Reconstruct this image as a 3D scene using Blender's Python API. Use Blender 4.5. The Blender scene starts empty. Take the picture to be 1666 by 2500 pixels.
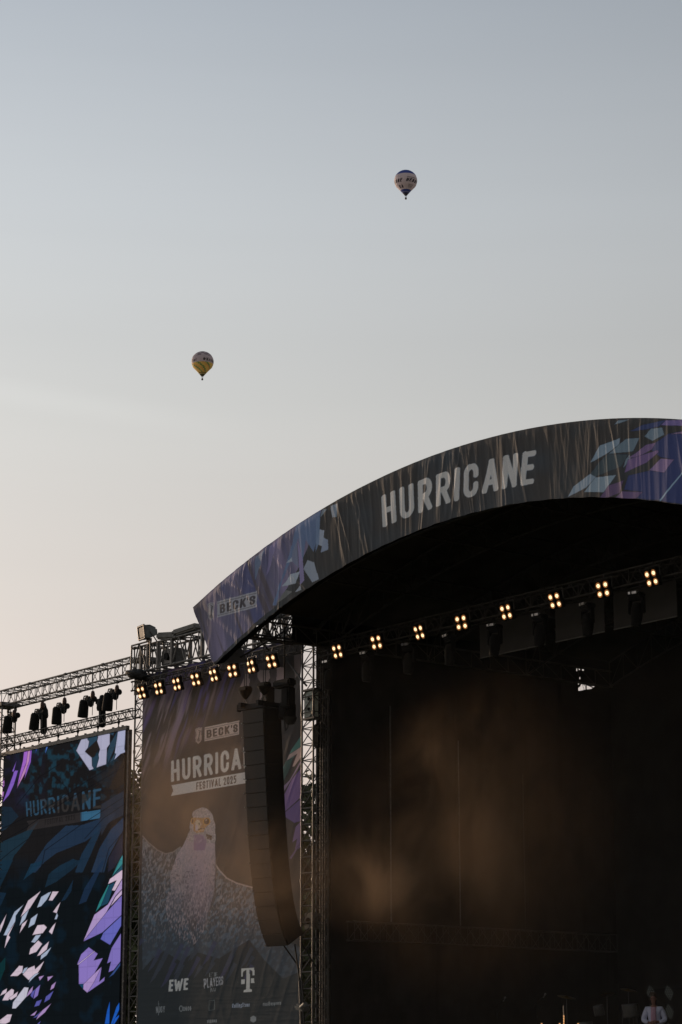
import bpy, bmesh, math, random
import numpy as np
from mathutils import Vector, Matrix

random.seed(7)
rng = np.random.default_rng(7)
S = bpy.context.scene
COL = S.collection

# ------------------------------------------------------------------ camera
FPX, CX, CY = 5620.0, 833.0, 1250.0            # focal length / centre in photo pixels (1666 x 2500)
PITCH = math.atan(1383 / 5620.0)
AZ = math.radians(37.6)
CAM = np.array([42.1, -35.7, 1.7])
FW = np.array([-math.cos(AZ) * math.cos(PITCH), math.sin(AZ) * math.cos(PITCH), math.sin(PITCH)])
RT = np.array([math.sin(AZ), math.cos(AZ), 0.0])
UP = np.cross(RT, FW)
cam = bpy.data.cameras.new('camera')
cam.sensor_fit = 'VERTICAL'
cam.sensor_height = 36.0
cam.lens = FPX / 2500 * 36.0
cam.clip_start = 0.5
cam.clip_end = 9000
co = bpy.data.objects.new('camera', cam)
COL.objects.link(co)
co.matrix_world = Matrix(((RT[0], UP[0], -FW[0], CAM[0]), (RT[1], UP[1], -FW[1], CAM[1]), (RT[2], UP[2], -FW[2], CAM[2]), (0, 0, 0, 1)))
S.camera = co

# ------------------------------------------------------------------ light
SUN_EL = math.radians(9.0)
SA = math.radians(2.0)                         # the sun stands just in front of the stage's plane, to the left
SUN_DIR = Vector((-math.cos(SA) * math.cos(SUN_EL), -math.sin(SA) * math.cos(SUN_EL), math.sin(SUN_EL)))
SUN_ROT = math.atan2(-math.cos(SA), -math.sin(SA))
W = bpy.data.worlds.new('World')
S.world = W
W.use_nodes = True
wn, wl = W.node_tree.nodes, W.node_tree.links
wn.clear()
sky = wn.new('ShaderNodeTexSky')
sky.sky_type = 'NISHITA'
sky.sun_disc = False
sky.sun_elevation = SUN_EL
sky.sun_rotation = SUN_ROT
sky.air_density = 1.0
sky.dust_density = 2.5
sky.ozone_density = 1.5
hsv = wn.new('ShaderNodeHueSaturation')
hsv.inputs['Saturation'].default_value = 0.35
wl.new(sky.outputs[0], hsv.inputs['Color'])
# thin high veil of cloud: direction based, evens the sky out
tc = wn.new('ShaderNodeTexCoord')
sep = wn.new('ShaderNodeSeparateXYZ')
wl.new(tc.outputs['Generated'], sep.inputs[0])
ramp = wn.new('ShaderNodeValToRGB')
wl.new(sep.outputs['Z'], ramp.inputs[0])
cr = ramp.color_ramp
cr.elements[0].position = 0.0
cr.elements[0].color = (0.68, 0.55, 0.49, 1)
cr.elements[1].position = 1.0
cr.elements[1].color = (0.13, 0.155, 0.20, 1)
for p_, c_ in ((0.12, (0.625, 0.51, 0.45, 1)), (0.20, (0.565, 0.515, 0.475, 1)), (0.28, (0.515, 0.513, 0.497, 1)), (0.36, (0.47, 0.495, 0.515, 1)), (0.46, (0.345, 0.385, 0.435, 1))):
    e_ = cr.elements.new(p_)
    e_.color = c_
vm = wn.new('ShaderNodeVectorMath')
vm.operation = 'DOT_PRODUCT'
wl.new(tc.outputs['Generated'], vm.inputs[0])
vm.inputs[1].default_value = tuple(SUN_DIR)
mr = wn.new('ShaderNodeMapRange')          # brighter towards the sun, dimmer opposite it
mr.inputs['From Min'].default_value = 0.47
mr.inputs['From Max'].default_value = 1.0
mr.inputs['To Min'].default_value = 0.63
mr.inputs['To Max'].default_value = 1.336
wl.new(vm.outputs['Value'], mr.inputs['Value'])
mul = wn.new('ShaderNodeVectorMath')
mul.operation = 'SCALE'
wl.new(ramp.outputs[0], mul.inputs[0])
wl.new(mr.outputs[0], mul.inputs['Scale'])
nz = wn.new('ShaderNodeTexNoise')          # faint cirrus streaks
mp = wn.new('ShaderNodeMapping')
mp.inputs['Rotation'].default_value = (0.05, -0.12, 0)
mp.inputs['Scale'].default_value = (1.0, 1.0, 16.0)
wl.new(tc.outputs['Generated'], mp.inputs[0])
wl.new(mp.outputs[0], nz.inputs['Vector'])
nz.inputs['Scale'].default_value = 1.6
nz.inputs['Detail'].default_value = 3.0
def _ray(x, y):
    d_ = FW + RT * (x - CX) / FPX - UP * (y - CY) / FPX
    return d_ / np.linalg.norm(d_)


_n = np.cross(_ray(0, 955), _ray(480, 1035))
_n = _n / np.linalg.norm(_n)
stk = wn.new('ShaderNodeVectorMath')       # one long faint streak of cirrus
stk.operation = 'DOT_PRODUCT'
wl.new(tc.outputs['Generated'], stk.inputs[0])
stk.inputs[1].default_value = tuple(_n)
ab = wn.new('ShaderNodeMath')
ab.operation = 'ABSOLUTE'
wl.new(stk.outputs['Value'], ab.inputs[0])
smr = wn.new('ShaderNodeMapRange')
smr.interpolation_type = 'SMOOTHSTEP'
smr.inputs['From Min'].default_value = 0.009
smr.inputs['From Max'].default_value = 0.0
smr.inputs['To Min'].default_value = 0.0
smr.inputs['To Max'].default_value = 1.0
wl.new(ab.outputs[0], smr.inputs['Value'])
fdn = wn.new('ShaderNodeVectorMath')
fdn.operation = 'DOT_PRODUCT'
wl.new(tc.outputs['Generated'], fdn.inputs[0])
fdn.inputs[1].default_value = tuple(_ray(-300, 900))
fmr = wn.new('ShaderNodeMapRange')
fmr.interpolation_type = 'SMOOTHSTEP'
fmr.inputs['From Min'].default_value = math.cos(math.radians(10))
fmr.inputs['From Max'].default_value = math.cos(math.radians(3))
fmr.inputs['To Min'].default_value = 0.0
fmr.inputs['To Max'].default_value = 0.045
wl.new(fdn.outputs['Value'], fmr.inputs['Value'])
sm_ = wn.new('ShaderNodeMath')
sm_.operation = 'MULTIPLY'
wl.new(smr.outputs[0], sm_.inputs[0])
wl.new(fmr.outputs[0], sm_.inputs[1])
mr2 = wn.new('ShaderNodeMapRange')
mr2.inputs['From Min'].default_value = 0.3
mr2.inputs['From Max'].default_value = 0.75
mr2.inputs['To Min'].default_value = 0.985
mr2.inputs['To Max'].default_value = 1.03
wl.new(nz.outputs[0], mr2.inputs['Value'])
mul2 = wn.new('ShaderNodeVectorMath')
mul2.operation = 'SCALE'
wl.new(mul.outputs[0], mul2.inputs[0])
sad = wn.new('ShaderNodeMath')
sad.operation = 'ADD'
wl.new(mr2.outputs[0], sad.inputs[0])
wl.new(sm_.outputs[0], sad.inputs[1])
wl.new(sad.outputs[0], mul2.inputs['Scale'])
bg1 = wn.new('ShaderNodeBackground')
bg1.inputs['Strength'].default_value = 0.02
wl.new(hsv.outputs[0], bg1.inputs['Color'])
bg2 = wn.new('ShaderNodeBackground')
bg2.inputs['Strength'].default_value = 0.95
wl.new(mul2.outputs[0], bg2.inputs['Color'])
addw = wn.new('ShaderNodeAddShader')
wl.new(bg1.outputs[0], addw.inputs[0])
wl.new(bg2.outputs[0], addw.inputs[1])
wo = wn.new('ShaderNodeOutputWorld')
wl.new(addw.outputs[0], wo.inputs['Surface'])

sun = bpy.data.lights.new('sun', 'SUN')
sun.energy = 2.0
sun.angle = math.radians(0.6)
sun.color = (1.0, 0.70, 0.46)
so = bpy.data.objects.new('sun', sun)
COL.objects.link(so)
so.rotation_euler = SUN_DIR.to_track_quat('Z', 'Y').to_euler()
so.location = (-60, -20, 40)

S.view_settings.view_transform = 'Standard'
S.view_settings.look = 'None'
S.view_settings.exposure = 0.0
S.view_settings.gamma = 1.0
S.cycles.volume_step_rate = 0.45
S.cycles.volume_max_steps = 128
S.cycles.max_bounces = 6
S.cycles.volume_bounces = 0

# ------------------------------------------------------------------ helpers
def lin(c):
    c = np.asarray(c, float) / 255.0
    return np.where(c <= 0.04045, c / 12.92, ((c + 0.055) / 1.055) ** 2.4)


def P(x, y, Y=None, X=None):
    d = FW + RT * (x - CX) / FPX - UP * (y - CY) / FPX
    t = (Y - CAM[1]) / d[1] if Y is not None else (X - CAM[0]) / d[0]
    return Vector(CAM + d * t)


def proj(V):
    v = V - CAM
    z = v @ FW
    return CX + FPX * (v @ RT) / z, CY - FPX * (v @ UP) / z


def tag(o, label=None, cat=None, group=None, kind=None):
    if label: o['label'] = label
    if cat: o['category'] = cat
    if group: o['group'] = group
    if kind: o['kind'] = kind
    return o


def empty(name, loc, label, cat, group=None):
    o = bpy.data.objects.new(name, None)
    o.location = loc
    o.empty_display_size = 0.3
    COL.objects.link(o)
    return tag(o, label, cat, group)


def copy_tree(o, parent=None):
    c = o.copy()
    COL.objects.link(c)
    if parent is not None:
        c.parent = parent
    for ch in list(o.children):
        copy_tree(ch, c)
    return c


def vnoise(x, y, seed=0):
    xi = np.floor(x).astype(np.int64)
    yi = np.floor(y).astype(np.int64)
    xf = x - xi
    yf = y - yi
    xf = xf * xf * (3 - 2 * xf)
    yf = yf * yf * (3 - 2 * yf)

    def h(a, b):
        n = (a * 374761393 + b * 668265263 + seed * 1442695041) & 0x7fffffff
        n = ((n ^ (n >> 13)) * 1274126177) & 0x7fffffff
        return ((n ^ (n >> 16)) & 0xffff) / 65535.0
    return (h(xi, yi) * (1 - xf) + h(xi + 1, yi) * xf) * (1 - yf) + (h(xi, yi + 1) * (1 - xf) + h(xi + 1, yi + 1) * xf) * yf


def fbm(x, y, seed=0, o=3):
    s, a, t = 0, 1.0, 0
    for i in range(o):
        s = s + a * vnoise(x * 2 ** i, y * 2 ** i, seed + i)
        t += a
        a *= 0.5
    return s / t


# ------------------------------------------------------------------ materials
def mat(name, color, rough=0.6, metal=0.0, var=0.25, scale=3.0, bump=0.0, spec=0.5):
    m = bpy.data.materials.new(name)
    m.use_nodes = True
    n, l = m.node_tree.nodes, m.node_tree.links
    b = n['Principled BSDF']
    b.inputs['Roughness'].default_value = rough
    b.inputs['Metallic'].default_value = metal
    b.inputs['Specular IOR Level'].default_value = spec
    t = n.new('ShaderNodeTexCoord')
    z = n.new('ShaderNodeTexNoise')
    z.inputs['Scale'].default_value = scale
    z.inputs['Detail'].default_value = 4
    l.new(t.outputs['Object'], z.inputs['Vector'])
    r = n.new('ShaderNodeMapRange')
    r.inputs['From Min'].default_value = 0.3
    r.inputs['From Max'].default_value = 0.7
    r.inputs['To Min'].default_value = 1 - var
    r.inputs['To Max'].default_value = 1 + var
    l.new(z.outputs[0], r.inputs['Value'])
    s = n.new('ShaderNodeVectorMath')
    s.operation = 'SCALE'
    s.inputs[0].default_value = color[:3]
    l.new(r.outputs[0], s.inputs['Scale'])
    l.new(s.outputs[0], b.inputs['Base Color'])
    if bump:
        bp = n.new('ShaderNodeBump')
        bp.inputs['Strength'].default_value = bump
        bp.inputs['Distance'].default_value = 0.02
        l.new(z.outputs[0], bp.inputs['Height'])
        l.new(bp.outputs[0], b.inputs['Normal'])
    return m


def emis(name, color, strength):
    m = bpy.data.materials.new(name)
    m.use_nodes = True
    b = m.node_tree.nodes['Principled BSDF']
    b.inputs['Base Color'].default_value = (0.02, 0.02, 0.02, 1)
    b.inputs['Emission Color'].default_value = (*color, 1)
    b.inputs['Emission Strength'].default_value = strength
    return m


def vcol_mat(name, rough=0.85, weave=90.0, sheen=0.0, emission=False, trans=0.0):
    m = bpy.data.materials.new(name)
    m.use_nodes = True
    n, l = m.node_tree.nodes, m.node_tree.links
    b = n['Principled BSDF']
    a = n.new('ShaderNodeAttribute')
    a.attribute_name = 'print'
    t = n.new('ShaderNodeTexCoord')
    z = n.new('ShaderNodeTexNoise')
    z.inputs['Scale'].default_value = weave
    z.inputs['Detail'].default_value = 2
    l.new(t.outputs['Object'], z.inputs['Vector'])
    r = n.new('ShaderNodeMapRange')
    r.inputs['From Min'].default_value = 0.25
    r.inputs['From Max'].default_value = 0.75
    r.inputs['To Min'].default_value = 0.88
    r.inputs['To Max'].default_value = 1.12
    l.new(z.outputs[0], r.inputs['Value'])
    s = n.new('ShaderNodeVectorMath')
    s.operation = 'SCALE'
    l.new(a.outputs['Color'], s.inputs[0])
    l.new(r.outputs[0], s.inputs['Scale'])
    b.inputs['Roughness'].default_value = rough
    if emission:
        b.inputs['Base Color'].default_value = (0.004, 0.004, 0.005, 1)
        b.inputs['Specular IOR Level'].default_value = 0.0
        l.new(s.outputs[0], b.inputs['Emission Color'])
        b.inputs['Emission Strength'].default_value = 1.0
    else:
        l.new(s.outputs[0], b.inputs['Base Color'])
        b.inputs['Specular IOR Level'].default_value = 0.3
        if sheen:
            b.inputs['Sheen Weight'].default_value = sheen
    return m


M = {
    'alu': mat('aluminium_tube', (0.17, 0.16, 0.15), 0.6, 0.6, 0.3, 6),
    'alu_dark': mat('dull_aluminium_tube', (0.085, 0.078, 0.07), 0.65, 0.5, 0.3, 6),
    'black': mat('black_powder_coat', (0.012, 0.0115, 0.011), 0.85, 0.0, 0.3, 5, 0, 0.2),
    'black2': mat('black_plastic', (0.010, 0.010, 0.010), 0.8, 0.0, 0.2, 9, 0, 0.25),
    'drape': mat('black_molton_cloth', (0.012, 0.0115, 0.011), 0.95, 0.0, 0.4, 1.5, 0.5, 0.1),
    'roofskin': mat('roof_membrane', (0.06, 0.055, 0.045), 0.9, 0.0, 0.3, 1.2, 0.2, 0.1),
    'spk': mat('speaker_grille', (0.03, 0.028, 0.026), 0.7, 0.0, 0.35, 30),
    'spkside': mat('speaker_wood_paint', (0.012, 0.012, 0.012), 0.7, 0.0, 0.2, 8),
    'steel': mat('worn_steel', (0.10, 0.095, 0.09), 0.5, 0.5, 0.4, 8),
    'grey': mat('grey_cast_housing', (0.11, 0.12, 0.115), 0.6, 0.2, 0.3, 8),
    'glass': mat('frosted_lamp_glass', (0.05, 0.05, 0.045), 0.6, 0.0, 0.2, 6),
    'pale': mat('pale_green_painted_steel', (0.62, 0.68, 0.60), 0.6, 0.0, 0.3, 14),
    'clamp': mat('silver_clamp', (0.55, 0.54, 0.52), 0.35, 0.9, 0.2, 10),
    'panel': mat('grey_projection_cloth', (0.07, 0.066, 0.063), 0.9, 0.0, 0.12, 2),
    'panelhem': mat('hem_pipe', (0.22, 0.21, 0.2), 0.6, 0.0, 0.2, 4),
    'bulb': emis('halogen_lamp', (1.0, 0.68, 0.38), 1.7),
    'dim': mat('dull_black_pipe', (0.035, 0.032, 0.03), 0.8, 0.2, 0.3, 6),
    'cup_glow': emis('reflector_glow', (1.0, 0.34, 0.07), 0.6),  # orange emission stands in for lamplight on the cup and lens glow
    'warm': emis('warm_filament', (1.0, 0.48, 0.18), 0.7),
    'dots': emis('dim_dot_lamps', (0.72, 0.78, 0.72), 0.16),
    'deck': mat('stage_deck_plywood', (0.03, 0.028, 0.026), 0.6, 0.0, 0.3, 2),
    'cable': mat('rubber_cable', (0.015, 0.014, 0.013), 0.6, 0.0, 0.2, 6),
    'cover': mat('dark_rain_cover', (0.02, 0.019, 0.018), 0.8, 0.0, 0.4, 4, 0.4),
    'tarp': mat('grey_tarpaulin', (0.20, 0.19, 0.175), 0.8, 0.0, 0.3, 4, 0.4),
    'redhoist': mat('rust_red_hoist', (0.06, 0.028, 0.02), 0.6, 0.1, 0.3, 9),
    'brass': mat('cymbal_brass', (0.09, 0.06, 0.025), 0.5, 0.6, 0.2, 8),
    'shell': mat('drum_shell', (0.05, 0.05, 0.045), 0.35, 0.1, 0.2, 8),
    'skinhead': mat('drum_head', (0.07, 0.065, 0.06), 0.7, 0.0, 0.2, 8),
    'chrome': mat('dull_chrome_stand', (0.06, 0.06, 0.06), 0.5, 0.6, 0.1, 8),
    'bassdrum': mat('reddish_bass_drum', (0.14, 0.06, 0.035), 0.4, 0.0, 0.3, 5),
    'skin': mat('skin', (0.24, 0.12, 0.085), 0.55, 0.0, 0.1, 12),
    'shirt': mat('white_cotton_shirt', (0.58, 0.60, 0.74), 0.9, 0.0, 0.12, 6, 0.3),
    'tee': mat('pink_tee', (0.50, 0.30, 0.38), 0.9, 0.0, 0.15, 25, 0.2),
    'trouser': mat('pale_trousers', (0.42, 0.42, 0.46), 0.9, 0.0, 0.15, 6, 0.3),
    'hair': mat('light_brown_hair', (0.05, 0.032, 0.018), 0.7, 0.0, 0.4, 40, 0.5),
    'eye': mat('eye', (0.03, 0.02, 0.02), 0.2),
    'lip': mat('lips', (0.30, 0.12, 0.10), 0.5),
    'bark': mat('bark', (0.06, 0.045, 0.03), 0.9, 0.0, 0.4, 4, 0.6),
    'leaf': mat('leaves', (0.055, 0.065, 0.02), 0.7, 0.0, 0.5, 0.8),
    'grass': mat('trodden_grass', (0.06, 0.075, 0.03), 0.95, 0.0, 0.4, 0.3, 0.3),
    'path': mat('gravel', (0.16, 0.15, 0.13), 0.95, 0.0, 0.3, 5, 0.3),
    'wicker': mat('wicker', (0.05, 0.035, 0.03), 0.8, 0.0, 0.3, 2),
}


# ------------------------------------------------------------------ mesh builder
class MB:
    def __init__(s):
        s.v, s.f, s.sm = [], [], []

    def add(s, vs, fs, smooth=False):
        b = len(s.v)
        s.v += [tuple(p) for p in vs]
        s.f += [tuple(i + b for i in f) for f in fs]
        s.sm += [smooth] * len(fs)

    def box(s, c, size, rot=None):
        c = Vector(c)
        hx, hy, hz = [q / 2 for q in size]
        vs = [Vector((x, y, z)) for x in (-hx, hx) for y in (-hy, hy) for z in (-hz, hz)]
        if rot is not None:
            vs = [rot @ q for q in vs]
        s.add([c + q for q in vs], [(0, 1, 3, 2), (4, 6, 7, 5), (0, 4, 5, 1), (2, 3, 7, 6), (0, 2, 6, 4), (1, 5, 7, 3)])

    def bbox(s, c, size, bev=0.02, rot=None):
        bm = bmesh.new()
        bmesh.ops.create_cube(bm, size=1.0)
        for q in bm.verts:
            q.co = Vector((q.co.x * size[0], q.co.y * size[1], q.co.z * size[2]))
        bmesh.ops.bevel(bm, geom=list(bm.edges), offset=bev, segments=2, affect='EDGES')
        bm.verts.index_update()
        R_ = rot if rot is not None else Matrix.Identity(3)
        s.add([Vector(c) + R_ @ q.co for q in bm.verts], [[q.index for q in f.verts] for f in bm.faces])
        bm.free()

    def tube(s, a, b, r, n=6, r2=None, caps=True):
        a, b = Vector(a), Vector(b)
        d = b - a
        if d.length < 1e-6:
            return
        r2 = r if r2 is None else r2
        q = d.to_track_quat('Z', 'Y').to_matrix()
        vs = []
        for (o, rr) in ((a, r), (b, r2)):
            for i in range(n):
                t = 2 * math.pi * i / n
                vs.append(o + q @ Vector((rr * math.cos(t), rr * math.sin(t), 0)))
        fs = [(i, (i + 1) % n, n + (i + 1) % n, n + i) for i in range(n)]
        s.add(vs, fs, n > 5)
        if caps:
            s.add(vs, [tuple(range(n - 1, -1, -1)), tuple(range(n, 2 * n))])

    def path(s, pts, r, n=6):
        for a, b in zip(pts[:-1], pts[1:]):
            s.tube(a, b, r, n)

    def lathe(s, prof, c=(0, 0, 0), n=24, rot=None, sx=1.0, sy=1.0):
        c = Vector(c)
        R_ = rot if rot is not None else Matrix.Identity(3)
        vs, fs = [], []
        for (r, z) in prof:
            for i in range(n):
                t = 2 * math.pi * i / n
                vs.append(c + R_ @ Vector((r * sx * math.cos(t), r * sy * math.sin(t), z)))
        for k in range(len(prof) - 1):
            for i in range(n):
                j = (i + 1) % n
                fs.append((k * n + i, k * n + j, (k + 1) * n + j, (k + 1) * n + i))
        s.add(vs, fs, True)

    def ball(s, c, r, n=12, sc=(1, 1, 1), rot=None):
        prof = [(max(r * math.sin(math.pi * k / n), 1e-4), -r * math.cos(math.pi * k / n)) for k in range(n + 1)]
        c = Vector(c)
        R_ = rot if rot is not None else Matrix.Identity(3)
        vs, fs = [], []
        m_ = n * 2
        for (rr, z) in prof:
            for i in range(m_):
                t = 2 * math.pi * i / m_
                vs.append(c + R_ @ Vector((rr * sc[0] * math.cos(t), rr * sc[1] * math.sin(t), z * sc[2])))
        for k in range(n):
            for i in range(m_):
                j = (i + 1) % m_
                fs.append((k * m_ + i, k * m_ + j, (k + 1) * m_ + j, (k + 1) * m_ + i))
        s.add(vs, fs, True)

    def build(s, name, material, parent=None, loc=None, mb_world=True):
        """vertices are in world space; the mesh is stored relative to its parent's location (or loc)"""
        o_ = Vector((0, 0, 0))
        if parent is not None:
            p = parent
            while p is not None:
                o_ = o_ + p.location
                p = p.parent
        elif loc is not None:
            o_ = Vector(loc)
        me = bpy.data.meshes.new(name)
        me.from_pydata([tuple(Vector(q) - o_) for q in s.v], [], s.f)
        me.polygons.foreach_set('use_smooth', s.sm)
        me.materials.append(material)
        o = bpy.data.objects.new(name, me)
        COL.objects.link(o)
        if parent is not None:
            o.parent = parent
        elif loc is not None:
            o.location = loc
        return o


# ------------------------------------------------------------------ trusses
def truss(name, label, cat, A, B, side, up, bay, rc=0.026, rb=0.013, pattern='x', m='alu', group=None, crossbar=True, posts=None):
    """box truss: A,B = near lower corner ends; side / up = vectors to the other chords"""
    A, B, side, up = Vector(A), Vector(B), Vector(side), Vector(up)
    root = empty(name, A, label, cat, group)
    for off in (Vector((0, 0, 0)), side, up, side + up):
        mb = MB()
        mb.tube(A + off, B + off, rc, 8)
        L_ = (B - A).length
        k = 0.0
        while k < L_:                                # coupling collars
            c = A + off + (B - A) * (k / L_)
            dd = (B - A).normalized() * 0.05
            mb.tube(c - dd, c + dd, rc * 1.5, 8)
            k += 2.4
        mb.build('chord', M[m], root)
    n = max(1, round((B - A).length / bay))
    mb = MB()
    for i in range(n + 1):
        p = A + (B - A) * (i / n)
        q = A + (B - A) * ((i + 1) / n)
        if crossbar:
            mb.tube(p, p + up, rb, 5, caps=False)
            mb.tube(p + side, p + side + up, rb, 5, caps=False)
            mb.tube(p, p + side, rb, 5, caps=False)
            mb.tube(p + up, p + side + up, rb, 5, caps=False)
        if i < n:
            for o2 in (Vector((0, 0, 0)), side):
                if pattern == 'x':
                    mb.tube(p + o2, q + o2 + up, rb, 5, caps=False)
                    mb.tube(q + o2, p + o2 + up, rb, 5, caps=False)
                elif pattern == 'w':
                    mid = (p + q) / 2
                    mb.tube(p + o2, mid + o2 + up, rb, 5, caps=False)
                    mb.tube(mid + o2 + up, q + o2, rb, 5, caps=False)
                elif o2 is side:
                    mb.tube(q + o2, p + o2 + up, rb, 5, caps=False)
                else:
                    mb.tube(p + o2, q + o2 + up, rb, 5, caps=False)
            for o2 in (Vector((0, 0, 0)), up):
                if i % 2:
                    mb.tube(p + o2, q + o2 + side, rb, 5, caps=False)
                else:
                    mb.tube(p + o2 + side, q + o2, rb, 5, caps=False)
    mb.build('bracing', M[m], root)
    return root


# ------------------------------------------------------------------ print painter
class Print:
    """colours of a printed cloth / screen, held at the vertices of a fine grid"""
    def __init__(s, px, py, base):
        s.x, s.y = px, py
        s.c = np.tile(lin(base), (px.size, 1))

    def blend(s, m_, col, a=1.0):
        m_ = np.clip(m_, 0, 1)[:, None] * a
        s.c = s.c * (1 - m_) + (col if isinstance(col, np.ndarray) and col.ndim == 2 else np.asarray(lin(col))) * m_

    def inside(s, pts, idx=None):
        x = s.x if idx is None else s.x[idx]
        y = s.y if idx is None else s.y[idx]
        r = np.zeros(x.shape, bool)
        n = len(pts)
        for i in range(n):
            x1, y1 = pts[i]
            x2, y2 = pts[(i + 1) % n]
            if y1 == y2:
                continue
            c = ((y1 > y) != (y2 > y)) & (x < (x2 - x1) * (y - y1) / (y2 - y1) + x1)
            r ^= c
        return r

    def poly(s, pts, col, a=1.0, edge=None, soft=0.0):
        xs = [p[0] for p in pts]
        ys = [p[1] for p in pts]
        idx = np.where((s.x > min(xs) - 4) & (s.x < max(xs) + 4) & (s.y > min(ys) - 4) & (s.y < max(ys) + 4))[0]
        if idx.size == 0:
            return
        m_ = s.inside(pts, idx).astype(float)
        s.c[idx] = s.c[idx] * (1 - m_[:, None] * a) + lin(col) * m_[:, None] * a
        if edge is not None:
            s.line(list(pts) + [pts[0]], edge, 0.45, 0.8)

    def line(s, pts, col, hw, a=1.0):
        xs = [p[0] for p in pts]
        ys = [p[1] for p in pts]
        idx = np.where((s.x > min(xs) - hw) & (s.x < max(xs) + hw) & (s.y > min(ys) - hw) & (s.y < max(ys) + hw))[0]
        if idx.size == 0:
            return
        x, y = s.x[idx], s.y[idx]
        d = np.full(x.shape, 1e9)
        for (x1, y1), (x2, y2) in zip(pts[:-1], pts[1:]):
            L2 = (x2 - x1) ** 2 + (y2 - y1) ** 2 + 1e-9
            t = np.clip(((x - x1) * (x2 - x1) + (y - y1) * (y2 - y1)) / L2, 0, 1)
            d = np.minimum(d, np.hypot(x - x1 - t * (x2 - x1), y - y1 - t * (y2 - y1)))
        m_ = np.clip((hw - d) / 0.8 + 0.5, 0, 1) * a
        s.c[idx] = s.c[idx] * (1 - m_[:, None]) + lin(col) * m_[:, None]

    def text(s, word, quad, col, t=0.17, bend=0.0, a=1.0, gap=0.14, slant=0.0, mask=None):
        TL, TR, BL, BR = quad
        # homography quad -> unit square
        src = [TL, TR, BR, BL]
        dst = [(0, 1), (1, 1), (1, 0), (0, 0)]
        A = []
        bb = []
        for (x, y), (u, v) in zip(src, dst):
            A.append([x, y, 1, 0, 0, 0, -u * x, -u * y]); bb.append(u)
            A.append([0, 0, 0, x, y, 1, -v * x, -v * y]); bb.append(v)
        h = np.linalg.solve(np.array(A, float), np.array(bb, float))
        xs = [p[0] for p in src]
        ys = [p[1] for p in src]
        pad = 10 + abs(bend) * (max(ys) - min(ys))
        idx = np.where((s.x > min(xs) - 6) & (s.x < max(xs) + 6) & (s.y > min(ys) - pad) & (s.y < max(ys) + pad))[0]
        if idx.size == 0:
            return
        x, y = s.x[idx], s.y[idx]
        w = h[6] * x + h[7] * y + 1
        u = (h[0] * x + h[1] * y + h[2]) / w
        v = (h[3] * x + h[4] * y + h[5]) / w
        v = v - bend * 4 * u * (1 - u)
        u = u - slant * (v - 0.5)
        adv = [GL[ch][0] for ch in word]
        tot = sum(adv) + gap * (len(word) - 1)
        U = u * tot
        m_ = np.zeros(x.shape)
        pos = 0.0
        for ch, w_ in zip(word, adv):
            loc = np.where((U > pos - 0.05) & (U < pos + w_ + 0.05) & (v > -0.3) & (v < 1.3))[0]
            if loc.size:
                m_[loc] = np.maximum(m_[loc], glyph(ch, U[loc] - pos, v[loc], t))
            pos += w_ + gap
        if mask is not None:
            m_ = m_ * mask[idx]
        m_ = m_ * a
        s.c[idx] = s.c[idx] * (1 - m_[:, None]) + lin(col) * m_[:, None]


def arc(cx, cy, rx, ry, a0, a1, n=10):
    return [(cx + rx * math.cos(math.radians(a0 + (a1 - a0) * i / n)), cy + ry * math.sin(math.radians(a0 + (a1 - a0) * i / n))) for i in range(n + 1)]


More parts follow.
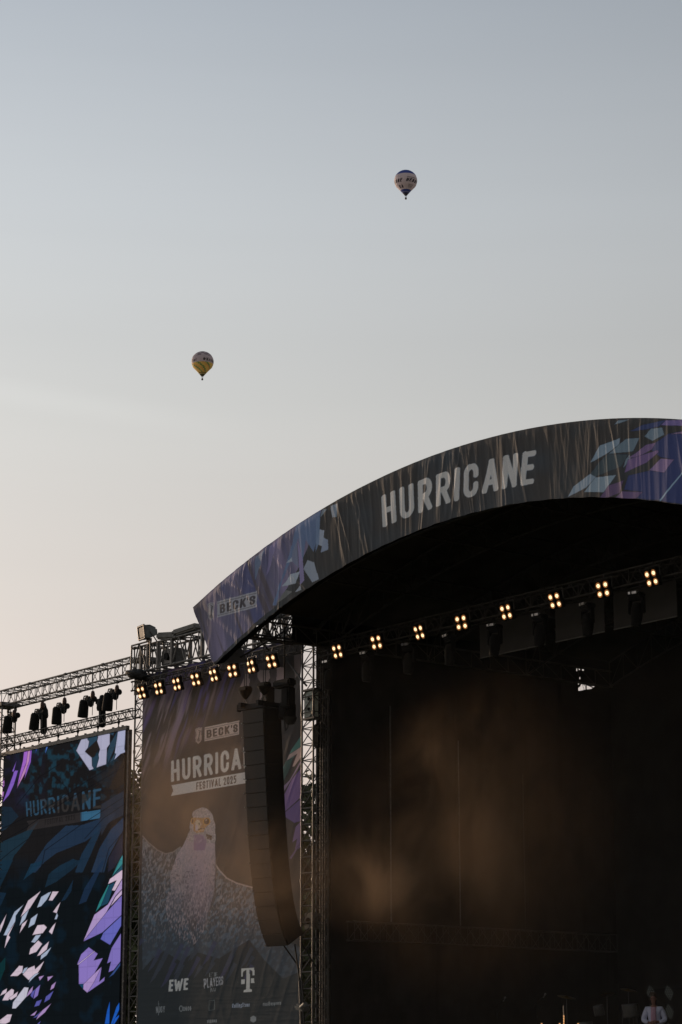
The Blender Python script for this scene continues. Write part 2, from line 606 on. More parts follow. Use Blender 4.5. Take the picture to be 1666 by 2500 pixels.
# stroke glyphs on a unit box: (advance width, [polylines])
GL = {
    'H': (0.48, [[(0, 0), (0, 1)], [(1, 0), (1, 1)], [(0, .5), (1, .5)]]),
    'U': (0.48, [[(0, 1), (0, .25)] + arc(.5, .25, .5, .25, 180, 360) + [(1, 1)]]),
    'R': (0.48, [[(0, 0), (0, 1), (.55, 1)] + arc(.55, .74, .45, .26, 90, -90) + [(0, .48)], [(.5, .48), (1, 0)]]),
    'I': (0.17, [[(0.5, 0), (0.5, 1)]]),
    'C': (0.48, [[(1, .68), (1, .75)] + arc(.5, .75, .5, .25, 0, 180) + arc(.5, .25, .5, .25, 180, 360) + [(1, .32)]]),
    'A': (0.54, [[(0, 0), (.5, 1), (1, 0)], [(.2, .27), (.8, .27)]]),
    'N': (0.48, [[(0, 0), (0, 1), (1, 0), (1, 1)]]),
    'E': (0.42, [[(1, 1), (0, 1), (0, 0), (1, 0)], [(0, .52), (.85, .52)]]),
    'F': (0.40, [[(1, 1), (0, 1), (0, 0)], [(0, .5), (.85, .5)]]),
    'S': (0.46, [[(1, .72), (1, .78)] + arc(.5, .77, .5, .23, 0, 180) + [(0, .68), (.15, .58), (.85, .42), (1, .32)] + arc(.5, .23, .5, .23, 0, -180) + [(0, .28)]]),
    'T': (0.44, [[(0, 1), (1, 1)], [(.5, 0), (.5, 1)]]),
    'V': (0.50, [[(0, 1), (.5, 0), (1, 1)]]),
    'L': (0.40, [[(0, 1), (0, 0), (1, 0)]]),
    'B': (0.48, [[(0, 0), (0, 1), (.5, 1)] + arc(.5, .76, .45, .24, 90, -90) + [(0, .52)], [(.5, .52)] + arc(.5, .26, .5, .26, 90, -90) + [(0, 0)]]),
    'K': (0.50, [[(0, 0), (0, 1)], [(1, 1), (0, .42)], [(.35, .6), (1, 0)]]),
    "'": (0.12, [[(0.5, 1), (0.5, .8)]]),
    'W': (0.86, [[(0, 1), (.25, 0), (.5, .8), (.75, 0), (1, 1)]]),
    'P': (0.46, [[(0, 0), (0, 1), (.55, 1)] + arc(.55, .72, .45, .28, 90, -90) + [(0, .44)]]),
    'Y': (0.50, [[(0, 1), (.5, .45), (1, 1)], [(.5, .45), (.5, 0)]]),
    'J': (0.40, [[(1, 1), (1, .25)] + arc(.5, .25, .5, .25, 0, -180)]),
    'O': (0.50, [arc(.5, .75, .5, .25, 0, 180) + arc(.5, .25, .5, .25, 180, 360) + [(1, .75)]]),
    'Q': (0.50, [arc(.5, .75, .5, .25, 0, 180) + arc(.5, .25, .5, .25, 180, 360) + [(1, .75)], [(.6, .3), (1, 0)]]),
    '2': (0.44, [[(0, .72)] + arc(.5, .76, .5, .24, 180, 0) + [(.95, .6), (0, 0), (1, 0)]]),
    '0': (0.46, [arc(.5, .75, .5, .25, 0, 180) + arc(.5, .25, .5, .25, 180, 360) + [(1, .75)]]),
    '5': (0.46, [[(1, 1), (.08, 1), (.03, .55), (.4, .62)] + arc(.45, .32, .55, .32, 80, -125) + [(0, .06)]]),
    ' ': (0.22, []),
    'm': (0.62, [[(0, 0), (0, .7)], [(0, .6), (.25, .7), (.5, .6), (.5, 0)], [(.5, .6), (.75, .7), (1, .6), (1, 0)]]),
    'u': (0.40, [[(0, .7), (0, .15), (.5, 0), (1, .15)], [(1, .7), (1, 0)]]),
    's': (0.38, [[(1, .62), (.5, .7), (0, .56), (.1, .42), (.9, .3), (1, .14), (.5, 0), (0, .1)]]),
    'i': (0.16, [[(.5, 0), (.5, .7)], [(.5, .88), (.5, .98)]]),
    'k': (0.38, [[(0, 0), (0, 1)], [(1, .7), (0, .28), (1, 0)]]),
    'e': (0.40, [[(0, .36), (1, .36), (1, .5)] + arc(.5, .5, .5, .2, 0, 180) + arc(.5, .2, .5, .2, 180, 340)]),
    'x': (0.40, [[(0, 0), (1, .7)], [(1, 0), (0, .7)]]),
    'p': (0.40, [[(0, -.25), (0, .7), (.5, .7)] + arc(.5, .35, .5, .35, 90, -90) + [(0, 0)]]),
    'r': (0.28, [[(0, 0), (0, .7)], [(0, .5), (.5, .7), (1, .66)]]),
    'o': (0.42, [arc(.5, .35, .5, .35, 0, 360, 14)]),
    'l': (0.14, [[(.5, 0), (.5, 1)]]),
    'n': (0.40, [[(0, 0), (0, .7)], [(0, .5), (.5, .7), (1, .55), (1, 0)]]),
    'g': (0.40, [arc(.5, .35, .5, .35, 0, 360, 12), [(1, .7), (1, -.1), (.5, -.25), (0, -.15)]]),
    't': (0.28, [[(.4, .95), (.4, .1), (1, 0)], [(0, .7), (1, .7)]]),
    'b': (0.40, [[(0, 1), (0, 0), (.5, 0)] + arc(.5, .35, .5, .35, -90, 90) + [(0, .7)]]),
}


def glyph(ch, U, V, t):
    w, polys = GL[ch]
    d = np.full(U.shape, 1e9)
    h = t / 2
    iw = max(w - t, 1e-3)
    for pl in polys:
        q = [((h + a * iw) if iw > 2e-3 else w / 2, h + b * (1 - t)) for a, b in pl]
        for (x1, y1), (x2, y2) in zip(q[:-1], q[1:]):
            L = math.hypot(x2 - x1, y2 - y1)
            if L < 1e-5:
                continue
            dx, dy = (x2 - x1) / L, (y2 - y1) / L
            al = (U - x1) * dx + (V - y1) * dy
            pe = np.abs(-(U - x1) * dy + (V - y1) * dx)
            ex = np.maximum(np.maximum(-al, al - L), 0)
            d = np.minimum(d, np.where(ex > 0, np.maximum(np.hypot(ex, pe) * 0.9, pe), pe))
    m_ = np.clip((h - d) / 0.02 + 0.5, 0, 1)
    lo = -0.3 if ch in 'pg' else 0.0
    return m_ * (V >= lo) * (V <= 1) * (U >= -0.01) * (U <= w + 0.01)


def grid_obj(name, pts, nu, nv, cols, material, parent=None, keep=None, thick=0.0):
    """pts: (nu*nv,3) world coordinates, u fastest"""
    o_ = Vector((0, 0, 0)) if parent is None else parent.location
    me = bpy.data.meshes.new(name)
    i = np.arange(nu - 1)
    j = np.arange(nv - 1)
    I, Jm = np.meshgrid(i, j)
    a = (Jm * nu + I).ravel()
    q = np.stack([a, a + 1, a + nu + 1, a + nu], 1)
    if keep is not None:
        q = q[keep.ravel()]
    n = q.shape[0]
    me.vertices.add(pts.shape[0])
    me.vertices.foreach_set('co', (pts - np.array(o_)).astype(np.float32).ravel())
    me.loops.add(n * 4)
    me.loops.foreach_set('vertex_index', q.astype(np.int32).ravel())
    me.polygons.add(n)
    me.polygons.foreach_set('loop_start', np.arange(0, n * 4, 4, dtype=np.int32))
    me.polygons.foreach_set('use_smooth', np.ones(n, bool))
    me.update(calc_edges=True)
    me.validate()
    if cols is not None:
        at = me.color_attributes.new('print', 'FLOAT_COLOR', 'POINT')
        at.data.foreach_set('color', np.concatenate([cols, np.ones((cols.shape[0], 1))], 1).astype(np.float32).ravel())
    me.materials.append(material)
    o = bpy.data.objects.new(name, me)
    COL.objects.link(o)
    if parent is not None:
        o.parent = parent
    return o


def T_(pts, ox, oy, s):
    return [(x / s + ox, y / s + oy) for x, y in pts]


# ================================================================== SETTING
mb = MB()
mb.add([(-1500, -600, 0), (1500, -600, 0), (1500, 2400, 0), (-1500, 2400, 0)], [(0, 1, 2, 3)])
tag(mb.build('ground', M['grass']), kind='structure')
mb = MB()
mb.add([(-40, -5, 0.004), (40, -5, 0.004), (40, 2.5, 0.004), (-40, 2.5, 0.004)], [(0, 1, 2, 3)])
tag(mb.build('path', M['path']), kind='structure')

# stage deck on its legs
DZ = 2.1
sp = empty('stage_platform', (0, 9, 0), 'dark raised stage deck that the band equipment stands on', 'stage')
mb = MB()
mb.box((0.4, 9.5, DZ - 0.1), (21.8, 12.6, 0.2))
mb.build('deck', M['deck'], sp)
mb = MB()
mb.box((0.4, 3.22, DZ / 2 - 0.11), (21.6, 0.03, DZ - 0.22))
mb.build('skirt', M['drape'], sp)
for lx in np.linspace(-10, 10.8, 8):
    for ly in (4, 15):
        mb = MB()
        mb.tube((lx, ly, 0), (lx, ly, DZ - 0.2), 0.05)
        mb.build('leg', M['alu'], sp)


# ================================================================== ROOF + FASCIA
def z_top(X): return 16.83 - (X - 0.4) ** 2 / 61.0 - 2.3e-5 * np.maximum(X - 0.4, 0) ** 4
def z_bot(X): return 15.09 - (X - 0.4) ** 2 / 50.0 - 2.3e-5 * np.maximum(X - 0.4, 0) ** 4


roof = empty('stage_roof', (0.4, 8, DZ), 'black arched membrane roof over the main stage behind the printed front band', 'roof')
nu, nv = 60, 12
xs = np.linspace(-10.6, 11.4, nu)
ys = np.linspace(0.35, 15.9, nv)
XX, YY = np.meshgrid(xs, ys)
ZZ = z_top(XX) - 0.12 + 0.03 * np.sin(YY * 2.1)
pts = np.stack([XX.ravel(), YY.ravel(), ZZ.ravel()], 1)
grid_obj('membrane', pts, nu, nv, None, M['roofskin'], roof)
ZZ2 = ZZ + 0.05
grid_obj('outer_skin', np.stack([XX.ravel(), YY.ravel(), ZZ2.ravel()], 1), nu, nv, None, M['roofskin'], roof)
for yy in (0.75, 4.3, 8.0, 12.0, 15.6):
    mb = MB()
    lo_ = 1.6 if yy < 1 else 1.0
    n = 34
    for i in range(n):
        x0, x1 = -10.4 + 21.6 * i / n, -10.4 + 21.6 * (i + 1) / n
        a0, a1 = Vector((x0, yy, z_top(x0) - .25)), Vector((x1, yy, z_top(x1) - .25))
        b0, b1 = a0 - Vector((0, 0, lo_ * .8)), a1 - Vector((0, 0, lo_ * .8))
        mb.tube(a0, a1, .03, 6, caps=False)
        mb.tube(b0, b1, .03, 6, caps=False)
        mb.tube(a0, b0, .015, 5, caps=False)
        mb.tube(a0, b1, .015, 5, caps=False) if i % 2 else mb.tube(b0, a1, .015, 5, caps=False)
    mb.build('arch_truss', M['alu_dark'], roof)
for xx in (-10.3, -6.8, -3.2, 0.4, 4.0, 7.6, 11.1):
    mb = MB()
    z0 = z_top(xx) - .6
    for i in range(20):
        y0, y1 = .8 + 14.8 * i / 20, .8 + 14.8 * (i + 1) / 20
        mb.tube((xx, y0, z0), (xx, y1, z0), .03, 6, caps=False)
        mb.tube((xx, y0, z0 - .5), (xx, y1, z0 - .5), .03, 6, caps=False)
        mb.tube((xx, y0, z0), (xx, y1, z0 - .5), .014, 5, caps=False)
        mb.tube((xx, y0, z0 - .5), (xx, y0, z0), .014, 5, caps=False)
    mb.build('purlin_truss', M['alu_dark'], roof)

# fascia cloth -----------------------------------------------------
def fold_field(x, z, seed, fx, fz, sharp=1.6):
    n = 1 - np.abs(2 * fbm(x * fx, z * fz, seed, 3) - 1)
    return n ** sharp


NU, NV = 1150, 130
u = np.linspace(0, 1, NU)
v = np.linspace(0, 1, NV)
U_, V_ = np.meshgrid(u, v)                       # v 0 bottom .. 1 top
XL_t, XL_b, XR_t, XR_b = -11.12, -10.12, 11.92, 10.92
Xt = XL_t + (XR_t - XL_t) * U_
Xb = XL_b + (XR_b - XL_b) * U_
X_ = Xb + (Xt - Xb) * V_
Z_ = z_bot(Xb) * (1 - V_) + z_top(Xt) * V_
Y0 = 0.10 * (1 - V_)
base = np.stack([X_.ravel(), Y0.ravel(), Z_.ravel()], 1)
px, py = proj(base)
fp = Print(px, py, (42, 39, 38))
xw, zw = X_.ravel(), Z_.ravel()
vr = V_.ravel()
ur = U_.ravel()
# tonal clouds of the printed ground
nn = fbm(xw * 1.2, zw * 1.2, 5, 4)
fp.blend((nn - .45) * 2.2, (40, 48, 56), 0.6)
fp.blend((.5 - nn) * 2.2, (50, 40, 34), 0.6)
fL = lambda q: T_(q, 440, 990, 2.529)
fR = lambda q: T_(q, 1040, 990, 2.505)
purp = fp.inside(fL([(60, 1250), (470, 900), (720, 700), (880, 620), (860, 720), (740, 1000), (600, 1240), (500, 1320), (300, 1500), (170, 1640), (120, 1560)])).astype(float)
st = fbm((xw + zw * .35) * 2.4, zw * .35, 21, 3)
st2 = fbm((xw + zw * .5) * 4.5, zw * .5, 33, 3)
fp.blend(purp, (76, 68, 92), 0.95)
fp.blend(purp * np.clip((st - .5) * 5, 0, 1), (100, 84, 112), 0.8)
fp.blend(purp * np.clip((.45 - st) * 5, 0, 1), (50, 52, 92), 0.8)
fp.blend(purp * np.clip((st2 - .58) * 6, 0, 1), (66, 52, 44), 0.7)
tip = np.clip(1 - (px - 470) / 80, 0, 1) * (vr * 0 + 1)
fp.blend(tip, (52, 42, 38), 0.8)
for q, c in (
    ([(720, 740), (870, 650), (862, 760), (830, 905), (780, 830), (765, 960), (735, 820), (690, 960), (640, 1080), (600, 1235), (578, 1235), (640, 1050), (700, 850)], (66, 84, 116)),
    ([(470, 935), (530, 890), (500, 1000), (470, 1080)], (72, 84, 108)),
    ([(560, 870), (610, 830), (560, 1000), (540, 1060)], (96, 82, 118)),
    ([(730, 830), (765, 960), (775, 1080), (750, 1110)], (104, 88, 128)),
    ([(700, 900), (725, 840), (735, 1000), (695, 960)], (86, 90, 112)),
    ([(866, 765), (892, 772), (884, 872), (843, 852)], (122, 126, 140)),
    ([(886, 815), (915, 830), (918, 890), (872, 908)], (104, 112, 132)),
    ([(697, 940), (702, 965), (660, 973)], (120, 124, 134)),
    ([(747, 1025), (722, 1100), (636, 1118), (690, 1045)], (124, 128, 138)),
    ([(790, 955), (832, 968), (862, 1075), (820, 1092), (770, 1010)], (112, 116, 128)),
    ([(715, 1155), (752, 1108), (755, 1140)], (120, 120, 128)),
    ([(930, 620), (978, 605), (970, 690), (942, 690)], (96, 106, 120)),
    ([(880, 640), (910, 640), (870, 690)], (84, 96, 108)),
    ([(600, 1225), (660, 1140), (700, 1150), (640, 1200)], (84, 82, 78)),
    ([(845, 700), (868, 690), (862, 850), (840, 905)], (74, 92, 120)),
):
    fp.poly(fL(q), c, 0.9)
for q, c in (
    ([(1400, 235), (1490, 172), (1600, 150), (1800, 150), (1900, 640), (1568, 604), (1420, 582), (1290, 568), (1330, 530), (1215, 515), (1240, 430), (1370, 398), (1460, 410), (1520, 330), (1440, 318), (1385, 275)], (30, 40, 86)),
    ([(1250, 160), (1330, 120), (1470, 88), (1430, 130), (1340, 150)], (34, 46, 88)),
    ([(1115, 298), (1240, 300), (1200, 375), (1040, 436), (1010, 418), (1060, 350)], (46, 58, 64)),
    ([(1070, 245), (1195, 200), (1192, 238), (1115, 295), (1010, 352), (1040, 290)], (92, 108, 122)),
    ([(1197, 232), (1228, 205), (1312, 198), (1272, 282), (1120, 298)], (76, 92, 104)),
    ([(1340, 190), (1380, 142), (1450, 135), (1462, 180), (1390, 218)], (82, 98, 112)),
    ([(1010, 418), (1050, 440), (985, 503), (868, 563), (905, 495)], (96, 110, 124)),
    ([(1040, 440), (1168, 425), (1095, 532), (972, 530)], (98, 112, 124)),
    ([(1155, 118), (1180, 90), (1250, 86), (1190, 110)], (84, 98, 108)),
    ([(1250, 300), (1260, 325), (1210, 385), (1225, 330)], (84, 98, 112)),
    ([(1290, 290), (1350, 240), (1410, 228), (1385, 270), (1300, 318), (1240, 322)], (90, 62, 104)),
    ([(1238, 332), (1420, 273), (1430, 285), (1350, 352), (1218, 412)], (86, 58, 104)),
    ([(1440, 325), (1522, 330), (1462, 412), (1368, 396)], (98, 72, 114)),
    ([(1120, 490), (1215, 458), (1190, 535), (1100, 572), (1062, 568)], (74, 50, 84)),
    ([(1205, 524), (1330, 530), (1290, 572), (1150, 574)], (78, 54, 92)),
    ([(1470, 90), (1700, 84), (1700, 128), (1440, 122)], (86, 66, 118)),
    ([(1700, 130), (1700, 170), (1490, 176)], (98, 72, 104)),
    ([(1432, 582), (1568, 408), (1700, 260), (1705, 272), (1568, 424), (1442, 588)], (96, 118, 150)),
    ([(1700, 200), (1900, 120), (2000, 200), (1850, 420), (1740, 480)], (92, 66, 112)),
    ([(1900, 300), (2100, 260), (2050, 470), (1920, 560)], (96, 108, 124)),
):
    fp.poly(fR(q), c, 0.95, edge=(22, 24, 40))
fp.text('HURRICANE', [(932.3, 1211.4), (1311.5, 1098.6), (936.2, 1288.5), (1304.3, 1181.6)], (154, 156, 164), t=0.165, bend=0.165)


def becks(pr, k, c1, c2):
    TL, TR, BL, BR = k
    pr.poly([TL, TR, BR, BL], c1)
    def ip(a, b):
        t = (TL[0] + (TR[0] - TL[0]) * a, TL[1] + (TR[1] - TL[1]) * a)
        q = (BL[0] + (BR[0] - BL[0]) * a, BL[1] + (BR[1] - BL[1]) * a)
        return (q[0] + (t[0] - q[0]) * b, q[1] + (t[1] - q[1]) * b)
    w = abs(TL[1] - BL[1]) * 0.022
    pr.line([ip(.02, .88), ip(.98, .88)], c2, w, .8)
    pr.line([ip(.02, .12), ip(.98, .12)], c2, w, .8)
    pr.text("BECK'S", [ip(.06, .78), ip(.96, .78), ip(.06, .2), ip(.96, .2)], c2, t=0.19, gap=.12)


def crest(pr, cx, cy, w, h, c1, c2):
    k = [(-.5, -.5), (0, -.56), (.5, -.5), (.38, -.1), (.48, .12), (.4, .42), (0, .6), (-.4, .42), (-.48, .12), (-.38, -.1)]
    sk = -.22
    pr.poly([(cx + a * w, cy + b * h + a * w * sk) for a, b in k], c1)
    pr.line([(cx + a * w * .8, cy + b * h * .86 + a * w * sk) for a, b in k + [k[0]]], c2, h * .012, .8)
    pr.line([(cx - w * .05, cy + h * .36), (cx + w * .04, cy + h * .05), (cx + w * .15, cy - h * .2)], c2, h * .035)
    pr.line([(cx - w * .02 + w * .17 * math.cos(t), cy + h * .32 + h * .1 * math.sin(t)) for t in np.linspace(0, 6.3, 12)], c2, h * .022)
    pr.line([(cx, cy - h * .36), (cx + w * .22, cy - h * .3), (cx + w * .1, cy - h * .22)], c2, h * .03)


K_ = lambda q: [(x / 8.2526 + 455, y / 8.2526 + 1430) for x, y in q]
becks(fp, K_([(650, 322), (1460, 112), (650, 645), (1450, 435)]), (118, 112, 118), (56, 48, 52))
cq = K_([(520, 515)])[0]
crest(fp, cq[0], cq[1], 17, 38, (112, 104, 108), (56, 48, 52))
# folds in the cloth: gathers from the top edge, tension folds from the lower edge
sl = .25 * np.sin(xw * .9) + .15 * np.sin(xw * 2.3 + 1)
w1 = fold_field(xw + (vr - .5) * sl, zw, 3, 4.2, .16, 2.5)
w2 = fold_field(xw - (vr - .5) * .55 * np.cos(xw * .7), zw, 9, 1.9, .12, 5.0)
w3 = fold_field(xw + (vr - 1) * .2 * np.sin(xw * 1.7), zw, 15, 4.4, .3, 1.6)
w4 = fold_field(xw * .6 + vr * 1.1, zw * .4, 27, 1.6, .3, 4)
patch = np.clip(fbm(xw * .5, zw * .5, 41, 2) * 2 - .35, .15, 1)
amp = (.021 * w1 + .024 * w2) * patch + .017 * w3 * (.35 + .65 * vr) + .05 * w4 * np.clip(1.1 - ur * 3.5, 0, 1)
hem = np.exp(-((vr) / .05) ** 2) * .006 * np.sin(xw * 9)
top = np.exp(-((1 - vr) / .06) ** 2)
pts = base.copy()
pts[:, 1] -= amp * (1 - .7 * top)
pts[:, 2] += hem
# cloth wraps round the front chord at top and bottom
fr = empty('fascia_banner', (0.4, 0, 15), 'long curved printed cloth along the front edge of the stage roof reading HURRICANE', 'banner')
fm = vcol_mat('printed_fascia_cloth', 0.75, 60, 0.2)
_l = fp.c.mean(1, keepdims=True)
fp.c = np.clip((fp.c * .72 + _l * .28) * np.array([.84, .93, 1.0]) / 0.27, 0, .85)
grid_obj('cloth', pts, NU, NV, fp.c, fm, fr)
nb = 300
ub = np.linspace(0, 1, nb)
vb = np.linspace(0, 1, 4)
UU, VV = np.meshgrid(ub, vb)
Xq = XL_b + (XR_b - XL_b) * UU
grid_obj('hem', np.stack([Xq.ravel(), (0.1 + .3 * VV).ravel(), (z_bot(Xq) + .006 * np.sin(Xq * 9) + .1 * VV).ravel()], 1), nb, 4, None, M['drape'], fr)
for s_, xt, xb in ((-1, XL_t, XL_b), (1, XR_t, XR_b)):
    mb = MB()
    mb.add([(xt, 0, z_top(xt)), (xb, .1, z_bot(xb)), (xb, 1.2, z_bot(xb) + .2), (xt, 1.2, z_top(xt) - .1)], [(0, 1, 2, 3)])
    mb.build('end_return', M['tarp'], fr)
mb = MB()
for i in range(60):
    x0, x1 = XL_t + (XR_t - XL_t) * i / 60, XL_t + (XR_t - XL_t) * (i + 1) / 60
    mb.tube((x0, .06, z_top(x0) - .03), (x1, .06, z_top(x1) - .03), .045, 6, caps=False)
mb.build('front_rail', M['alu_dark'], fr)

# ================================================================== WING BANNER
NU, NV = 330, 760
BY = 4.34
XL, XR, ZB, ZT = P(353, 1720, BY).x, P(738, 1720, BY).x, 1.6, 14.40
Xg, Zg = np.meshgrid(np.linspace(XL, XR, NU), np.linspace(ZB, ZT, NV))
base = np.stack([Xg.ravel(), np.full(Xg.size, BY), Zg.ravel()], 1)
px, py = proj(base)
bp = Print(px, py, (40, 38, 38))
xw, zw = Xg.ravel(), Zg.ravel()
nn = fbm(xw * .8, zw * .8, 8, 4)
bp.blend((nn - .45) * 2, (46, 42, 44), .7)
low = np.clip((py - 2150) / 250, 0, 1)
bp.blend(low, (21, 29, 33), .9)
bt = lambda q: T_(q, 320, 1500, 3.136)
bm_ = lambda q: T_(q, 340, 1700, 3.267)
bb_ = lambda q: T_(q, 340, 2080, 3.267)
bn = lambda q: T_(q, 570, 1600, 6.272)
bs = lambda q: T_(q, 340, 2340, 3.92)
# violet streaks
area = np.clip((1950 - py - (px - 350) * 1.0) / 120, 0, 1) * np.clip((700 - px) / 120, 0, 1)
dx = px + (py - 1700) * .33
st = fbm(dx / 17., py / 150., 51, 3)
st2 = fbm(dx / 9., py / 95., 61, 3)
bp.blend(area * np.clip((st - .5) * 6, 0, 1), (78, 66, 98), .8)
bp.blend(area * np.clip((st2 - .58) * 7, 0, 1), (62, 60, 108), .8)
bp.blend(area * np.clip((.4 - st2) * 7, 0, 1), (98, 88, 96), .7)
top_ = np.clip((px * -.235 + 1738 - py) / 14, 0, 1)
bp.blend(top_ * np.clip((st - .38) * 5, 0, 1), (50, 46, 92), .8)
bp.blend(top_, (34, 32, 44), .4)
for q, c in (
    ([(205, 280), (255, 290), (250, 350), (280, 380), (265, 480), (150, 600), (105, 540)], (106, 96, 98)),
    ([(440, 230), (585, 230), (595, 340), (560, 400), (555, 540), (470, 620), (425, 695), (440, 560), (450, 440), (395, 340), (390, 260)], (106, 96, 98)),
    ([(700, 180), (805, 190), (810, 390), (835, 415), (740, 470), (675, 475), (685, 340)], (110, 98, 100)),
    ([(950, -60), (1045, -60), (1040, 260), (960, 350), (945, 200)], (84, 76, 76)),
    ([(400, 60), (520, -80), (600, -60), (520, 200), (440, 230)], (58, 54, 56)),
    ([(600, 240), (700, 60), (690, 330), (640, 480), (600, 470)], (52, 48, 50)),
):
    bp.poly(bn(q), c, .85)
for q, c in (
    ([(1310, 290), (1310, 370), (1140, 640), (1135, 600), (1215, 430)], (58, 92, 88)),
    ([(1310, 390), (1310, 470), (1240, 560), (1222, 560), (1262, 460), (1178, 515), (1200, 465)], (128, 112, 110)),
    ([(1180, 515), (1232, 490), (1190, 610), (1140, 700), (1133, 640)], (46, 62, 60)),
    ([(1200, 670), (1290, 520), (1310, 510), (1145, 780), (1138, 730)], (96, 82, 106)),
    ([(1310, 560), (1310, 790), (1160, 925), (1150, 800), (1220, 660)], (82, 66, 106)),
    ([(1310, 800), (1310, 990), (1240, 1010), (1160, 960), (1160, 930)], (72, 60, 100)),
    ([(1310, 980), (1310, 1190), (1240, 1240), (1262, 1138), (1222, 1168), (1250, 1040)], (84, 70, 104)),
    ([(1200, 1290), (1300, 1150), (1295, 1170), (1215, 1300)], (80, 68, 96)),
):
    bp.poly(bm_(q), c, .9, edge=(36, 32, 40))
becks(bp, bm_([(527, 248), (808, 193), (527, 360), (805, 305)]), (128, 118, 114), (52, 45, 43))
cq = bm_([(480, 312)])[0]
crest(bp, cq[0], cq[1], 17, 34, (116, 104, 100), (52, 45, 43))
bp.text('HURRICANE', bm_([(258, 515), (985, 377), (258, 686), (985, 549)]), (138, 130, 128), t=.165)
bp.poly(bm_([(258, 708), (985, 579), (985, 669), (848, 694), (255, 797), (275, 748)]), (138, 132, 132))
bp.text('FESTIVAL 2025', bm_([(458, 686), (777, 631), (458, 748), (777, 692)]), (52, 46, 44), t=.17)
# --- bird of prey: wings, body, head
wingL = bm_([(30, 1115), (75, 1165), (150, 1228), (210, 1255), (270, 1243), (330, 1200), (420, 1250), (400, 1500)]) + bb_([(330, 430), (430, 640), (440, 800), (330, 870), (200, 790), (110, 850), (30, 940), (20, 300)])
wingR = bm_([(600, 1330), (640, 1385), (700, 1450), (780, 1490), (880, 1518), (930, 1530)]) + bb_([(940, 300), (1000, 560), (1130, 700), (1290, 760), (1270, 960), (1150, 1010), (1000, 860), (880, 700), (780, 760), (640, 850), (470, 800), (430, 640), (560, 400)])
body = bm_([(420, 1040), (385, 1120), (352, 1190), (305, 1260), (250, 1420), (255, 1568)]) + bb_([(235, 320), (210, 420), (230, 560), (330, 690), (440, 740), (520, 640), (560, 480), (600, 320), (615, 150), (612, 60)]) + bm_([(614, 1300), (606, 1200), (604, 1090), (560, 1050)])
mL = bp.inside(wingL).astype(float)
mR = bp.inside(wingR).astype(float)
mB = bp.inside(body).astype(float)
cell = vnoise(px / 5.5 + py / 14, py / 7.0, 71)
fine = vnoise(px / 1.8, py / 5.5 + px / 6, 73)
fade = np.clip((2330 - py) / 130, 0, 1)
mw = np.maximum(mL, mR)
bp.blend(mw, (52, 54, 58), .9)
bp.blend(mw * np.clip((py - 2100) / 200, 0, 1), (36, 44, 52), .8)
scal = np.clip((cell - .52) * 6, 0, 1)
ccol = lin((76, 79, 84)) * (1 - np.clip((py - 2080) / 180, 0, 1))[:, None] + lin((56, 72, 86)) * np.clip((py - 2080) / 180, 0, 1)[:, None]
bp.blend(mw * scal * np.clip(fade + .25, 0, 1), ccol, .85)
bp.blend(mw * np.clip((fine - .6) * 4, 0, 1) * fade, (112, 108, 110), .5)
bp.line(bm_([(30, 1115), (75, 1165), (150, 1228), (210, 1255), (270, 1243), (330, 1200)]), (110, 103, 101), 1.2, .5)
bp.line(bm_([(605, 1330), (640, 1385), (700, 1450), (780, 1490), (880, 1518), (930, 1530)]), (128, 118, 116), 1.6, .7)
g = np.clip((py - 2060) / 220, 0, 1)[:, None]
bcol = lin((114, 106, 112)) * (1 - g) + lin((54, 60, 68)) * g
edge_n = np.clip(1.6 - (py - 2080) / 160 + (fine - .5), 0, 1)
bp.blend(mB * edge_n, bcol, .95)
bp.blend(mB * np.clip((fine - .55) * 4, 0, 1), (128, 116, 118), .45)
spk = np.clip((vnoise(px / 3.2, py / 3.6, 77) - .7) * 9, 0, 1) * np.clip((py - 2060) / 60, 0, 1)
bp.blend(mB * spk, (44, 44, 52), .6)
violet = mB * np.exp(-((px - 490) / 28) ** 2) * np.clip((py - 2010) / 30, 0, 1) * np.clip((2280 - py) / 120, 0, 1)
bp.blend(violet, (92, 80, 104), .3)
bp.line(bm_([(612, 1180), (614, 1300), (612, 1440), (606, 1568)]) + bb_([(600, 340), (565, 460), (520, 620)]), (44, 42, 46), 1.6, .6)
hf = lambda q: T_(q, 420, 1960, 11.2)
head = hf([(555, 310), (590, 235), (680, 180), (780, 140), (870, 128), (960, 155), (1030, 210), (1095, 290), (1135, 380), (1145, 470), (1185, 560), (1200, 680), (1190, 800), (1205, 900), (1190, 1100), (600, 1100), (420, 1000), (440, 860), (500, 760), (490, 620), (520, 480), (590, 420)])
bp.poly(head, (96, 92, 96))
hm = bp.inside(head).astype(float)
bp.blend(hm * np.clip((vnoise(px / 2.5, py / 1.3, 81) - .5) * 5, 0, 1), (128, 122, 122), .7)
bp.poly(hf([(590, 400), (820, 410), (1010, 400), (1060, 480), (960, 640), (880, 720), (880, 800), (680, 830), (590, 760), (600, 560)]), (112, 86, 60))
bp.poly(hf([(655, 490), (700, 455), (770, 490), (790, 560), (770, 680), (720, 760), (650, 740), (640, 620)]), (140, 118, 104))
bp.poly(hf([(640, 620), (700, 600), (730, 700), (700, 760), (640, 745)]), (128, 118, 122))
ex, ey = hf([(955, 510)])[0]
bp.poly([(ex + 9.4 * math.cos(t), ey + 9.6 * math.sin(t)) for t in np.linspace(0, 6.28, 14)], (126, 98, 54))
bp.poly([(ex + 6.6 * math.cos(t), ey + 7.4 * math.sin(t)) for t in np.linspace(0, 6.28, 14)], (58, 44, 36))
bp.poly([(ex - .5 + 1.8 * math.cos(t), ey - 4 + 1.8 * math.sin(t)) for t in np.linspace(0, 6.28, 8)], (130, 118, 108))
ex, ey = hf([(570, 500)])[0]
